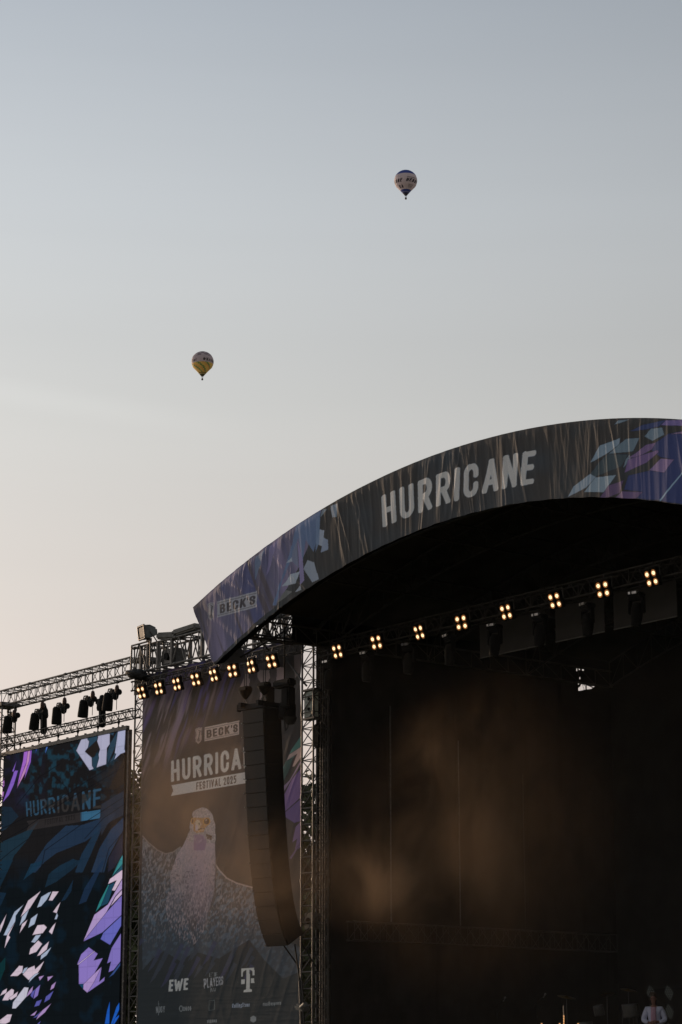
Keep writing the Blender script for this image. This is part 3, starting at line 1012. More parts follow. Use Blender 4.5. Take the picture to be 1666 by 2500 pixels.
bp.poly([(ex + 4.5 * math.cos(t), ey + 8.4 * math.sin(t)) for t in np.linspace(0, 6.28, 14)], (120, 92, 52))
bp.poly([(ex + 2.4 * math.cos(t), ey + 6.0 * math.sin(t)) for t in np.linspace(0, 6.28, 14)], (52, 40, 32))
bp.line(hf([(715, 735), (800, 705), (900, 720)]), (56, 40, 34), 1.0)
bp.line(hf([(730, 790), (800, 745), (900, 735)]), (140, 116, 88), .8)
bp.line(hf([(745, 555), (750, 600)]), (60, 42, 30), 1.3)
bp.poly(hf([(940, 840), (1010, 880), (1110, 900), (1100, 1000), (1020, 1010), (950, 960)]), (54, 42, 32))
bp.poly(hf([(600, 870), (850, 860), (960, 1040), (900, 1300), (600, 1300)]), (84, 68, 94), .8)
bp.blend(hm * np.clip((fine - .6) * 4, 0, 1), (128, 118, 124), .35)
# long blade feathers beneath the bird
for i in range(26):
    x0 = 345 + (i * 37 % 260) + 12 * math.sin(i)
    y0 = 2290 + (i * 53 % 70)
    L_ = 30 + (i * 29 % 45)
    bp.poly([(x0, y0), (x0 - L_ * .45, y0 + L_), (x0 - L_ * .2, y0 + L_ * .75), (x0 + 9, y0 + 6)], (38, 44, 54) if i % 3 else (40, 42, 62), .7)
lg = (126, 130, 136)
lg2 = (88, 94, 98)
bp.text('EWE', bs([(293, 205), (475, 188), (285, 318), (468, 302)]), lg, t=.2, gap=.1)
bp.text('LET THE', bs([(676, 140), (752, 132), (676, 178), (752, 168)]), lg2, t=.13, gap=.2)
bp.text('PLAYERS', bs([(620, 195), (808, 168), (626, 290), (804, 250)]), (104, 108, 114), t=.15, gap=.1)
bp.text('PLAY', bs([(688, 285), (738, 280), (688, 320), (738, 315)]), lg2, t=.14, gap=.18)
for q in ([(980, 97), (1105, 88), (1105, 160), (1090, 165), (1085, 120), (1060, 105), (1062, 290), (1082, 300), (1082, 318), (1005, 322), (1005, 305), (1028, 295), (1028, 108), (998, 125), (994, 170), (980, 175)],
          [(980, 200), (1012, 198), (1012, 243), (980, 246)], [(1072, 192), (1104, 190), (1104, 236), (1072, 238)],):
    bp.poly(bs(q), lg)
bp.text('NJOY', bs([(165, 462), (250, 455), (165, 522), (250, 515)]), lg2, t=.17)
bp.line(bs([(190, 410), (190, 540)]), lg2, .6)
bp.line([(x / 3.92 + 340, y / 3.92 + 2340) for x, y in [(405 + 15 * math.cos(t), 480 + 26 * math.sin(t)) for t in np.linspace(0, 6.3, 14)]], lg2, .9)
bp.text('oooo', bs([(425, 448), (502, 443), (425, 505), (502, 500)]), lg2, t=.16)
bp.line(bs([(672, 405), (725, 400), (725, 490), (672, 495), (672, 405)]), (70, 78, 80), .5)
bp.text('RollingStone', bs([(893, 432), (1062, 420), (893, 475), (1062, 460)]), (96, 106, 120), t=.15)
bp.text('musikexpress', bs([(1190, 418), (1362, 406), (1190, 455), (1362, 443)]), lg2, t=.15)
bp.text('VISIONS', bs([(652, 590), (745, 583), (652, 620), (745, 612)]), lg2, t=.2)
bp.poly(bs([(1097 + 32 * math.sin(t), 580 - 34 * math.cos(t)) for t in np.linspace(0, 2 * math.pi, 7)[:-1]]), lg2)
# cloth relief
d1 = fold_field((px + (py - 1650) * .30) / 34., py / 260., 91, 1, 1, 2.2) * np.clip((2020 - py) / 350, 0.12, 1)
d2 = fold_field((px - (py - 1650) * .2) / 60., py / 220., 93, 1, 1, 3) * np.clip((1900 - py) / 250, 0.1, 1)
d3 = fold_field(px / 150., py / 16., 95, 1, 1, 2) * np.clip((py - 2300) / 120, 0, 1)
pts = base.copy()
pts[:, 1] -= .05 * d1 + .04 * d2 + .008 * d3
bp.c = np.clip(bp.c / 0.26, 0, .85)
wb = empty('wing_banner', (-16, 4.75, 1.6), 'tall printed cloth with a bird of prey and HURRICANE lettering beside the stage opening', 'banner')
wm = vcol_mat('printed_mesh_cloth', 0.85, 60, 0.1)
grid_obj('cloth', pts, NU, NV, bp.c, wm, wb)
mb = MB()
mb.path([(XR + (.12 if k % 2 else 0), BY - .1 if k % 2 else BY, 2 + k * .15) for k in range(84)], .008, 4)
mb.build('lacing', M['cable'], wb)

# ================================================================== LED SCREEN
NU, NV = 290, 620
XL, XR, ZB, ZT = -29.2, -21.22, 1.9, 12.72
Xg, Zg = np.meshgrid(np.linspace(XL, XR, NU), np.linspace(ZB, ZT, NV))
base = np.stack([Xg.ravel(), np.full(Xg.size, 4.2), Zg.ravel()], 1)
px, py = proj(base)
lp = Print(px, py, (26, 25, 26))
n1 = fbm(px / 11., py / 14., 101, 3)
n2 = fbm(px / 30., py / 40., 103, 3)
topm = np.clip((1985 - py + (px - 160) * -.1) / 60, 0, 1) * np.clip((px - 30) / 60, 0, 1) * np.clip((330 - px) / 90, 0, 1)
lp.blend(topm * np.clip((n1 - .48) * 5, 0, 1), (28, 58, 72), .8)
lp.blend(np.clip((2000 - py) / 120, 0, 1) * np.clip((120 - px) / 60, 0, 1) * np.clip((n2 - .35) * 4, 0, 1), (40, 38, 70), .6)
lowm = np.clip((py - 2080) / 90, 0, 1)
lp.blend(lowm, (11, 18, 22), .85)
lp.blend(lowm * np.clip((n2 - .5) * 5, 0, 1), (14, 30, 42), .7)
A_ = lambda q: T_(q, 0, 1750, 4.3556)
B_ = lambda q: T_(q, 0, 2100, 4.3556)
for q, c in (
    ([(0, 1340), (290, 1210), (420, 1100), (350, 1210), (300, 1300), (150, 1480), (80, 1655), (0, 1655)], (28, 50, 64)),
    ([(0, 950), (120, 960), (200, 1060), (60, 1200), (0, 1220)], (26, 42, 56)),
    ([(310, 1655), (400, 1500), (500, 1350), (700, 1160), (880, 1150), (1240, 1020), (1180, 1110), (920, 1320), (600, 1450), (480, 1540), (380, 1655)], (34, 52, 74)),
    ([(540, 1655), (640, 1580), (780, 1510), (820, 1530), (700, 1620), (620, 1655)], (26, 48, 66)),
    ([(800, 1655), (870, 1460), (1000, 1240), (1050, 1150), (1075, 1210), (960, 1480), (880, 1655)], (30, 50, 70)),
    ([(970, 1655), (1060, 1400), (1180, 1200), (1345, 1040), (1345, 1150), (1240, 1330), (1150, 1500), (1110, 1655)], (40, 56, 78)),
    ([(1080, 930), (1345, 770), (1345, 1030), (1160, 1120), (1080, 1260), (1070, 1080)], (38, 46, 58)),
    ([(1345, 1180), (1345, 1380), (1220, 1600), (1150, 1655), (1160, 1500)], (40, 40, 54)),
    ([(960, 640), (1345, 440), (1345, 700), (1150, 760)], (32, 34, 38)),
    ([(1160, 760), (1330, 420), (1345, 420), (1345, 700), (1200, 780)], (42, 34, 28)),
):
    lp.poly(A_(q), c, .8)
for q, c in (
    ([(250, 210), (330, 40), (470, 0), (380, 110)], (24, 52, 72)), ([(480, 290), (520, 150), (640, 60), (800, 0), (880, 0), (760, 110), (600, 230)], (24, 44, 60)),
    ([(840, 470), (900, 300), (1090, 0), (1110, 20), (980, 300), (920, 440)], (28, 46, 70)), ([(0, 340), (70, 350), (20, 460), (0, 500)], (22, 42, 60)),
    ([(0, 0), (140, 0), (40, 210), (0, 290)], (22, 44, 60)), ([(650, 440), (780, 210), (760, 330), (700, 420)], (24, 44, 64)),
    ([(0, 1100), (60, 1030), (55, 1160), (0, 1290)], (14, 52, 56)),
):
    lp.poly(B_(q), c, .8)
pat = np.clip((fbm(px / 26. + py / 30., py / 18., 107, 2) - .42) * 8, 0, 1)
lp.text('HURRICANE', A_([(275, 905), (1078, 757), (285, 1062), (1075, 968)]), (64, 60, 58), t=.13, a=.5)
lp.text('HURRICANE', A_([(275, 905), (1078, 757), (285, 1062), (1075, 968)]), (40, 84, 112), t=.13, a=.6, mask=pat)
ribbon = A_([(285, 1110), (1070, 985), (1065, 1080), (285, 1210), (312, 1150)])
lp.poly(ribbon, (52, 48, 48), .6)
rm = lp.inside(ribbon) * np.maximum(np.clip((py - 2040 - (115 - px) * .3) / 8, 0, 1) * (px < 105), np.clip((px - 196) / 6, 0, 1))
lp.blend(rm.astype(float), (52, 98, 128), .85)
lp.text('FESTIVAL 2025', A_([(480, 1092), (800, 1035), (480, 1150), (800, 1095)]), (30, 28, 28), t=.2, a=.8)
for q, c in (
    ([(262, 330), (305, 325), (285, 480), (240, 600), (178, 770), (215, 590), (245, 470)], (158, 100, 196)),
    ([(305, 325), (325, 322), (318, 450), (290, 560), (178, 770), (240, 600), (280, 500)], (186, 132, 182)),
    ([(327, 322), (343, 322), (330, 480), (260, 672), (280, 560), (312, 470)], (142, 92, 192)),
    ([(180, 460), (130, 580), (150, 585), (165, 570), (195, 572), (150, 720), (100, 830), (30, 910), (95, 740), (140, 620), (165, 520)], (128, 92, 188)),
    ([(45, 650), (52, 720), (20, 800), (45, 795), (40, 840), (5, 910), (0, 740)], (168, 112, 182)),
    ([(497, 285), (527, 280), (480, 402)], (72, 112, 190)), ([(385, 310), (412, 306), (380, 392)], (58, 74, 158)), ([(160, 350), (185, 347), (165, 398)], (44, 50, 108)),
    ([(940, 197), (1040, 190), (1035, 260), (905, 370), (938, 325), (950, 262), (932, 240)], (42, 66, 84)),
    ([(1120, 160), (1225, 148), (1205, 200), (1172, 182)], (44, 68, 86)),
    ([(1170, 290), (1250, 150), (1235, 300), (1150, 500), (1135, 400)], (40, 62, 78)),
    ([(1340, 118), (1370, 112), (1360, 385), (1325, 345)], (48, 66, 84)),
    ([(1222, 385), (1238, 395), (1215, 460), (1165, 490)], (42, 64, 80)),
    ([(980, 430), (1050, 400), (1055, 440), (1028, 540), (1000, 552), (980, 520)], (38, 60, 76)),
    ([(905, 370), (1030, 250), (1060, 330), (1000, 430), (960, 430)], (36, 30, 28)),
    ([(880, 208), (940, 197), (932, 240), (950, 262), (938, 325), (905, 370), (978, 435), (980, 520), (1000, 552), (955, 570), (812, 360)], (166, 166, 190)),
    ([(1035, 178), (1120, 160), (1172, 182), (1170, 290), (1140, 330), (1132, 505), (1028, 540), (1055, 440), (1050, 400), (1065, 345), (1035, 260), (1045, 215)], (168, 166, 190)),
    ([(1258, 130), (1340, 118), (1325, 345), (1340, 375), (1285, 395), (1215, 460), (1238, 395), (1222, 385), (1235, 300)], (164, 168, 196)),
    ([(1345, 1400), (1345, 1500), (1210, 1655), (1270, 1530)], (58, 138, 148)), ([(1345, 1505), (1345, 1620), (1240, 1655)], (40, 84, 106)),
):
    lp.poly(A_(q), c, 1, edge=(24, 24, 34))
pk, bl, wv, ind, lil = (206, 188, 202), (164, 176, 198), (128, 112, 184), (88, 88, 164), (168, 138, 190)
for q, c in (
    ([(1280, 0), (1340, 0), (1185, 185), (1240, 80)], (52, 128, 132)), ([(1155, 255), (1165, 262), (1080, 480), (1015, 558), (1060, 440)], (44, 122, 124)),
    ([(1340, 20), (1340, 110), (1310, 100), (1190, 180)], (34, 78, 98)), ([(1165, 262), (1225, 230), (1150, 460), (1070, 495)], (28, 66, 88)),
    ([(1305, 100), (1310, 180), (1225, 325), (1190, 322), (1240, 215), (1150, 255), (1170, 200), (1270, 125)], (204, 182, 202)),
    ([(1340, 165), (1340, 265), (1230, 380), (1130, 560), (885, 867), (1005, 580), (1150, 470), (1310, 185)], (172, 148, 196)),
    ([(1340, 270), (1340, 320), (1172, 497), (1230, 390)], (196, 172, 204)),
    ([(1336, 330), (1336, 545), (1090, 770), (885, 867), (1130, 560)], (124, 110, 184)),
    ([(1336, 550), (1336, 620), (1172, 902), (1070, 840), (1100, 772)], (98, 100, 180)),
    ([(1330, 710), (1330, 1015), (1210, 1170), (1155, 1192), (1182, 1078), (1140, 1100), (1170, 990), (1190, 930)], (124, 110, 182)),
    ([(1328, 1025), (1325, 1060), (1210, 1215), (1155, 1252), (1235, 1150)], (54, 78, 132)),
    ([(945, 925), (1042, 995), (1000, 1065), (1097, 1040), (1010, 1200), (1085, 1130), (1058, 1292), (1117, 1240), (1110, 1285), (930, 1410), (885, 1370), (890, 1315), (840, 1320), (838, 1110), (820, 1110), (865, 1000)], (136, 116, 188)),
    ([(1010, 1200), (1085, 1130), (1000, 1300), (930, 1410), (885, 1370), (890, 1320)], (166, 140, 194)),
    ([(820, 1110), (1005, 965), (1012, 972), (838, 1112)], (186, 166, 208)),
    ([(840, 1320), (890, 1315), (885, 1370)], (22, 66, 96)),
    ([(1172, 1490), (1165, 1742), (1115, 1742), (1140, 1600)], (26, 84, 176)), ([(1302, 1465), (1270, 1590), (1200, 1742), (1180, 1742), (1240, 1560)], (30, 90, 184)),
    ([(1292, 1625), (1220, 1742), (1200, 1742), (1225, 1680)], (30, 90, 190)), ([(1320, 1690), (1315, 1742), (1285, 1742)], (84, 84, 180)),
    ([(438, 325), (315, 520), (220, 605), (300, 430)], pk), ([(548, 335), (500, 420), (440, 490), (395, 505), (440, 390), (515, 345)], bl), ([(560, 333), (628, 333), (560, 430), (518, 430)], pk),
    ([(255, 470), (170, 590), (165, 650), (75, 800), (38, 800), (155, 550)], bl), ([(75, 565), (40, 680), (0, 780), (0, 700)], pk), ([(165, 655), (95, 800), (112, 820), (48, 942), (65, 850), (80, 790)], pk),
    ([(315, 515), (270, 630), (208, 700), (235, 600)], bl), ([(297, 630), (270, 690), (208, 782), (235, 680)], pk), ([(405, 565), (370, 680), (302, 720), (330, 620)], bl),
    ([(648, 440), (605, 565), (565, 550), (600, 500)], pk), ([(608, 560), (620, 590), (605, 630), (580, 630)], bl), ([(400, 690), (470, 685), (502, 715), (455, 778), (345, 797)], pk),
    ([(598, 660), (555, 790), (520, 760), (560, 700)], pk), ([(440, 790), (400, 850), (370, 880), (333, 870), (380, 800)], bl), ([(408, 852), (452, 890), (390, 975), (310, 1005), (325, 940)], pk),
    ([(525, 860), (500, 950), (430, 1010), (393, 1022), (450, 930)], pk), ([(552, 920), (500, 1010), (430, 1062), (440, 1010)], bl),
    ([(205, 1122), (247, 1125), (240, 1190), (190, 1232), (108, 1235)], pk), ([(298, 1135), (265, 1210), (235, 1200), (260, 1150)], bl),
    ([(475, 1068), (430, 1160), (380, 1230), (305, 1275), (243, 1215), (300, 1150), (370, 1120), (375, 1160)], pk), ([(425, 1195), (370, 1240), (308, 1303), (320, 1260), (375, 1210)], bl),
    ([(472, 1225), (425, 1282), (412, 1240)], lil), ([(570, 1230), (510, 1290), (505, 1240)], lil), ([(600, 1290), (575, 1360), (535, 1383), (550, 1330)], lil),
    ([(575, 1385), (530, 1480), (470, 1515), (490, 1450)], ind), ([(432, 1320), (405, 1440), (355, 1480), (380, 1370)], wv), ([(355, 1335), (345, 1400), (275, 1465), (310, 1390)], lil), ([(380, 1370), (350, 1470), (325, 1440), (340, 1400)], ind),
    ([(450, 1480), (420, 1545), (365, 1560), (390, 1500)], ind), ([(550, 1520), (480, 1620), (385, 1700), (420, 1620)], lil), ([(400, 1595), (370, 1650), (320, 1655)], lil), ([(450, 1600), (390, 1670), (350, 1680)], ind),
    ([(78, 1362), (70, 1410), (0, 1445), (30, 1390)], pk), ([(125, 1367), (152, 1380), (145, 1430), (90, 1490), (25, 1492), (60, 1420)], pk), ([(195, 1395), (180, 1450), (120, 1488), (90, 1470)], pk),
    ([(260, 1350), (307, 1355), (285, 1450), (215, 1530), (170, 1578), (130, 1577), (140, 1510)], (190, 188, 204)),
    ([(130, 1640), (105, 1720), (60, 1742), (0, 1742), (0, 1700), (80, 1640)], pk), ([(440, 1705), (420, 1742), (395, 1742)], ind),
):
    lp.poly(B_(q), c, 1, edge=(12, 12, 22))
# fine dark contour lines running over the picture
for q in ([(0, 1200), (300, 1060), (560, 930), (900, 700), (1130, 560)], [(0, 1340), (260, 1190), (520, 1010), (760, 860), (1345, 520)], [(430, 1650), (480, 1420), (860, 1150), (1340, 840)], [(180, 940), (420, 640), (640, 500)], [(560, 620), (700, 740), (760, 900)], [(1340, 920), (1100, 1080), (900, 1300)], [(1290, 1250), (1160, 1400), (1090, 1655)], [(0, 1530), (120, 1430), (300, 1300)]):
    lp.line(A_(q), (16, 16, 20), .9, .8)
_sx = np.abs(((Xg.ravel() - XL) / .5 + .5) % 1 - .5) * .5
_sz = np.abs(((Zg.ravel() - ZT) / .5 + .5) % 1 - .5) * .5
lp.c *= (1 - .16 * np.exp(-(np.minimum(_sx, _sz) / .018) ** 2))[:, None] * (.96 + .08 * vnoise(np.floor((Xg.ravel() - XL) / .5), np.floor((Zg.ravel() - ZT) / .5), 9))[:, None]   # module seams
sc_ = empty('video_screen', (-25.2, 4.2, 1.9), 'large lit video wall with faceted violet and white shards left of the printed bird banner', 'screen')
lm = vcol_mat('lit_led_surface', .6, 40, emission=True)
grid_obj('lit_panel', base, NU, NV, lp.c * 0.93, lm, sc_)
mb = MB()
mb.box(((XL + XR) / 2, 4.33, (ZT + ZB) / 2), (XR - XL + .1, .2, ZT - ZB + .06))
mb.build('cabinet_back', M['black2'], sc_)
mb = MB()
mb.box(((XL + XR) / 2, 4.2, ZT + .07), (XR - XL + .3, .12, .12))
for k in range(14):
    mb.box((XL + .3 + k * .58, 4.18, ZT + .15), (.06, .06, .05))
mb.build('header_beam', M['steel'], sc_)
mb = MB()
mb.box((XR + .09, 4.3, (ZT + ZB) / 2), (.12, .12, ZT - ZB))
for k in range(21):
    mb.box((XR + .17, 4.25, ZB + .3 + k * .5), (.05, .05, .05))
mb.build('side_frame', M['steel'], sc_)

# ================================================================== TOWERS AND TRUSSES
tw = 0.55
def tower(x, label, ztop, zb=0.0, m='alu', y=4.0, tw=.55):
    r = truss('truss_tower', label, 'tower', (x, y, zb), (x, y, ztop), (0, tw, 0), (tw, 0, 0), 0.47, .03, .016, 'z', m, 'lattice truss towers of the stage')
    mb = MB()
    mb.box((x + tw / 2, y + tw / 2, zb + .06), (1.3, 1.3, .12))
    mb.build('base_plate', M['steel'], r)
    mb = MB()
    mb.box((x + tw / 2, y + tw / 2, ztop), (tw + .2, tw + .2, .14))
    mb.build('head_plate', M['steel'], r)
    return r


tower(-11.31, 'lattice tower between the bird banner and the dark stage opening', 14.35, m='steel')
tower(P(327, 1900, 4.42).x, 'lattice tower between the video screen and the bird banner', 15.0, m='alu', y=4.42, tw=.5)
tower(-29.62, 'lattice tower at the far left edge beyond the video screen', 14.55)
truss('roof_truss', 'deep lattice truss above the video screen carrying chain hoists', 'truss', (-29.6, 4.0, 14.5), (-20.7, 4.0, 14.5), (0, .6, 0), (0, 0, .53), .46, .034, .013, 'z', group='horizontal lattice trusses')
wt = truss('roof_truss', 'heavy lattice truss above the bird banner, passing behind the roof tip', 'truss', (-20.3, 3.9, 14.42), (-11.4, 3.9, 14.42), (0, .7, 0), (0, 0, .84), .75, .038, .024, 'w', group='horizontal lattice trusses')
for xx in (-19.9, -19.5, -18.9, -18.1, -16.4, -14.6, -13.0):
    for yy in (3.9, 4.6):
        mb = MB()
        mb.box((xx, yy, 14.84), (.09, .09, .84))
        mb.build('post', M['alu'], wt)
truss('light_truss', 'slim lattice truss hanging under the deep truss just above the video screen', 'truss', (-29.5, 4.0, 13.06), (-20.5, 4.0, 13.06), (0, .3, 0), (0, 0, .27), .42, .02, .01, 'w', 'alu_dark', 'slim lighting trusses')
truss('light_truss', 'slim dark lattice truss across the bird banner carrying eight lit lamp clusters', 'truss', (-20.3, 3.84, 13.86), (-11.4, 3.84, 13.86), (0, .27, 0), (0, 0, .29), .45, .022, .011, 'w', 'alu_dark', 'slim lighting trusses')
truss('light_truss', 'slim dark lattice truss across the stage opening carrying lamp clusters and moving heads', 'truss', (-10.6, 4.12, 13.62), (11.2, 4.12, 13.62), (0, .4, 0), (0, 0, .4), .6, .024, .012, 'w', 'alu_dark', 'slim lighting trusses')
# tangle where the roof meets the wing: a short truss running back-to-front plus braces
truss('side_truss', 'short lattice truss running front to back beside the tower top at the stage opening', 'truss', (-11.6, 1.2, 14.1), (-11.6, 3.85, 14.1), (.6, 0, 0), (0, 0, .75), .42, .034, .020, 'x', 'alu_dark')
truss('side_truss', 'low lattice truss along the left inner wall of the stage', 'truss', (-10.3, 4.9, 5.5), (-10.3, 15.2, 5.5), (.3, 0, 0), (0, 0, .52), .46, .018, .010, 'z', 'dim')
br = empty('brace_set', (-11, 3, 14), 'loose diagonal braces under the left end of the arched roof', 'brace')
for a, b in (((-10.9, .9, 13.9), (-11.2, 3.9, 15.1)), ((-10.4, .9, 14.6), (-11.9, 3.2, 13.9)), ((-10.2, 1.0, 13.2), (-11.1, 3.8, 14.7)), ((-12.6, 3.8, 14.5), (-11.1, 2.2, 15.0)), ((-10.9, 4.0, 14.4), (-8.2, 4.6, 15.6)), ((-12.9, 4.4, 14.0), (-11.5, 4.3, 12.9)), ((-10.9, 4.0, 14.2), (-9.4, 4.2, 15.2)), ((-9.6, 4.2, 14.2), (-8.8, 4.3, 15.6))):
    mb = MB()
    mb.tube(a, b, .03, 6)
    mb.build('strut', M['alu_dark'], br)

# flood lamp on its small frame on the wing truss
fl = empty('flood_lamp', (-19.55, 3.95, 15.27), 'boxy grey flood lamp with pale glass standing on the truss corner above the bird banner', 'lamp')
R_ = Matrix.Rotation(math.radians(-10), 3, 'Z') @ Matrix.Rotation(math.radians(8), 3, 'X')
fc = Vector((-19.42, 3.8, 15.64))
def fbx(p): return fc + R_ @ Vector(p)
mb = MB()
w0, h0, w1_, h1_ = .25, .21, .15, .13
vs = [fbx((sx * w0, -.18, sz * h0)) for sx, sz in ((-1, -1), (1, -1), (1, 1), (-1, 1))] + [fbx((sx * w0, .02, sz * h0)) for sx, sz in ((-1, -1), (1, -1), (1, 1), (-1, 1))] + [fbx((sx * w1_, .25, sz * h1_)) for sx, sz in ((-1, -1), (1, -1), (1, 1), (-1, 1))]
fs = []
for k in (0, 4):
    fs += [(k + i, k + (i + 1) % 4, k + 4 + (i + 1) % 4, k + 4 + i) for i in range(4)]
fs += [(8, 9, 10, 11), (3, 2, 1, 0)]
mb.add(vs, fs)
mb.box(fbx((0, .28, 0)), (.18, .08, .16), R_)
mb.build('housing', M['grey'], fl)
mb = MB()
for (a, b) in (((-w0, -h0), (w0, -h0)), ((w0, -h0), (w0, h0)), ((w0, h0), (-w0, h0)), ((-w0, h0), (-w0, -h0))):
    mb.tube(fbx((a[0], -.19, a[1])), fbx((b[0], -.19, b[1])), .035, 6)
mb.build('bezel', M['steel'], fl)
mb = MB()
mb.box(fbx((0, -.195, 0)), (2 * w0 - .1, .02, 2 * h0 - .1), R_)
mb.build('glass', M['glass'], fl)
mb = MB()
mb.box((-19.45, 3.9, 15.40), (.16, .12, .12))
mb.tube((-19.45, 3.9, 15.26), (-19.45, 3.9, 15.45), .035)
mb.tube(fbx((.25, 0, 0)), (-19.05, 3.95, 15.3), .022)
mb.build('bracket', M['steel'], fl)

tg = empty('rigging_stand', (-19.9, 3.9, 15.0), 'small pipe frame under the flood lamp with crossed diagonal pipes', 'frame')
mb = MB()
mb.path([(-20.32, 3.8, 14.5), (-20.32, 3.8, 15.33), (-19.2, 3.8, 15.33), (-19.2, 3.8, 14.5)], .03)
mb.path([(-20.32, 4.3, 14.5), (-20.32, 4.3, 15.33), (-19.2, 4.3, 15.33), (-19.2, 4.3, 14.5)], .03)
mb.tube((-19.9, 3.8, 15.3), (-20.2, 3.8, 14.5), .025)
mb.tube((-19.85, 3.8, 15.3), (-19.4, 3.8, 14.5), .025)
mb.build('pipe', M['alu'], tg)
mb = MB()
mb.bbox((-18.45, 4.1, 15.40), (1.1, .5, .22), .05, Matrix.Rotation(.12, 3, 'Y'))
mb.bbox((-17.45, 4.1, 15.44), (1.3, .5, .2), .05, Matrix.Rotation(-.03, 3, 'Y'))
tag(mb.build('folded_tarpaulin', M['tarp'], loc=(-18, 4.1, 15.3)), 'crumpled grey tarpaulin lying on top of the heavy truss beside the flood lamp', 'tarpaulin')
wn_ = empty('winch', (-18.4, 4.1, 14.45), 'dull metal winch unit inside the heavy truss above the bird banner', 'winch')
mb = MB()
mb.bbox((-18.4, 4.15, 14.72), (.8, .4, .5), .03)
mb.build('housing', M['steel'], wn_)
mb = MB()
mb.tube((-18.4, 3.93, 14.72), (-18.4, 3.86, 14.72), .12, 12)
mb.build('drum', M['black'], wn_)
bm2 = bmesh.new()
bmesh.ops.create_icosphere(bm2, subdivisions=3, radius=1)
cv = MB()
cvv = []
for q in bm2.verts:
    n_ = float(vnoise(np.array([q.co.x * 5 + 5]), np.array([q.co.z * 4 + q.co.y * 3 + 5]), 5)[0])
    cvv.append(Vector((-19.85, 3.75, 14.32)) + Vector((q.co.x * .46, q.co.y * .3, q.co.z * .17 - q.co.x * .12)) * (0.55 + .8 * n_))
bm2.verts.index_update()
cv.add(cvv, [[q.index for q in f.verts] for f in bm2.faces], True)
bm2.free()
tag(cv.build('rain_cover', M['cover'], loc=(-19.85, 3.75, 14.3)), 'bunched black rain cover tied round the tower corner below the flood lamp', 'cover')
mb = MB()
mb.box((-20.05, 3.97, 14.0), (.6, .05, .55))
tag(mb.build('cover_sheet', M['cover'], loc=(-20.05, 3.97, 14.0)), 'black cloth sheet hung on the tower below the bunched rain cover', 'cover')

# electrical box on the tower
eb = empty('electrical_cabinet', (-11.0, 3.95, 11.8), 'pale green metal cabinet with two dark round sockets inside the tower beside the speaker column', 'cabinet')
mb = MB()
mb.bbox((-11.03, 4.12, 12.26), (.44, .2, .76), .015)
mb.build('case', M['pale'], eb)
for zz in (12.42, 12.12):
    mb = MB()
    mb.tube((-11.0, 4.02, zz), (-11.0, 3.99, zz), .05, 12)
    mb.build('socket', M['black'], eb)
mb = MB()
mb.box((-10.97, 4.1, 12.68), (.6, .3, .05))
mb.box((-10.97, 4.1, 11.84), (.6, .3, .05))
mb.build('shelf', M['steel'], eb)
eb2 = empty('electrical_cabinet', (-11.0, 3.95, 5.7), 'dull grey metal box low in the tower beside the foot of the speaker column', 'cabinet')
mb = MB()
mb.bbox((-11.03, 4.15, 6.05), (.42, .2, .46), .015)
mb.build('case', M['grey'], eb2)
mb = MB()
mb.tube((-11.02, 4.04, 6.05), (-11.02, 4.0, 6.05), .09, 12)
mb.build('socket', M['black'], eb2)
mb = MB()
mb.bbox((-10.9, 4.35, 11.35), (.25, .3, .7), .03)
tag(mb.build('junction_box', M['black'], loc=(-10.9, 4.35, 11.35)), 'black box inside the tower just below the pale green cabinet', 'box')
rt = MB()
for k in range(4):
    rt.tube((-10.74 + .02 * k, 4.25 + .07 * k, 1), (-10.74 + .02 * k, 4.25 + .07 * k, 13.6), .022, 6)
tag(rt.build('cable_run', M['alu_dark'], loc=(-10.74, 4.3, 1)), 'vertical bundle of pipes and cables on the stage side of the tower', 'cables')

# ================================================================== DRAPES
def cloth_x(name, label, X, y0, y1, z0, z1, group, hole=None, seed=0):
    ny, nz = max(8, int((y1 - y0) / .1)), max(8, int((z1 - z0) / .1))
    Yg, Zg2 = np.meshgrid(np.linspace(y0, y1, ny), np.linspace(z0, z1, nz))
    xo = X + .05 * fold_field(Yg, Zg2 * .1, 200 + seed, 2.2, .5, 1.5)
    p_ = np.stack([xo.ravel(), Yg.ravel(), Zg2.ravel()], 1)
    keep = None
    if hole is not None:
        cy_, cz_ = (Yg[:-1, :-1] + Yg[1:, 1:]) / 2, (Zg2[:-1, :-1] + Zg2[1:, 1:]) / 2
        keep = hole(cy_, cz_)
    root = grid_obj(name, p_, ny, nz, None, M['drape'], None, keep)
    return tag(root, label, 'drape', group)


dn = ['nearest the lattice tower', 'second from the lattice tower', 'third from the lattice tower']
ysn = [4.62, 6.65, 9.28, 11.86]
for k in range(3):
    cloth_x('black_drape', 'black cloth on the left inner stage wall, ' + dn[k], -10.66, ysn[k] - .06, ysn[k + 1] + .06, DZ, z_top(-10.5) - .05, 'black drapes on the left inner stage wall', seed=k)


hp = [np.array(q, float) / 15.68 for q in (
    [(500, 1250), (570, 1200), (620, 1110), (650, 1110), (720, 1300), (700, 1330), (510, 1362)],
    [(665, 1110), (690, 1110), (740, 1180), (760, 1110), (775, 1110), (785, 1310), (745, 1318)],
    [(828, 1150), (1055, 1245), (990, 1285), (835, 1302)],
    [(440, 500), (468, 500), (468, 598), (440, 598)], [(535, 505), (565, 505), (565, 565), (535, 565)], [(655, 530), (720, 540), (725, 585), (655, 585)],
    [(1010, 1180), (1130, 1200), (1090, 1225)], [(545, 830), (575, 830), (575, 910), (550, 910)], [(500, 1070), (530, 1080), (520, 1130), (495, 1120)])]


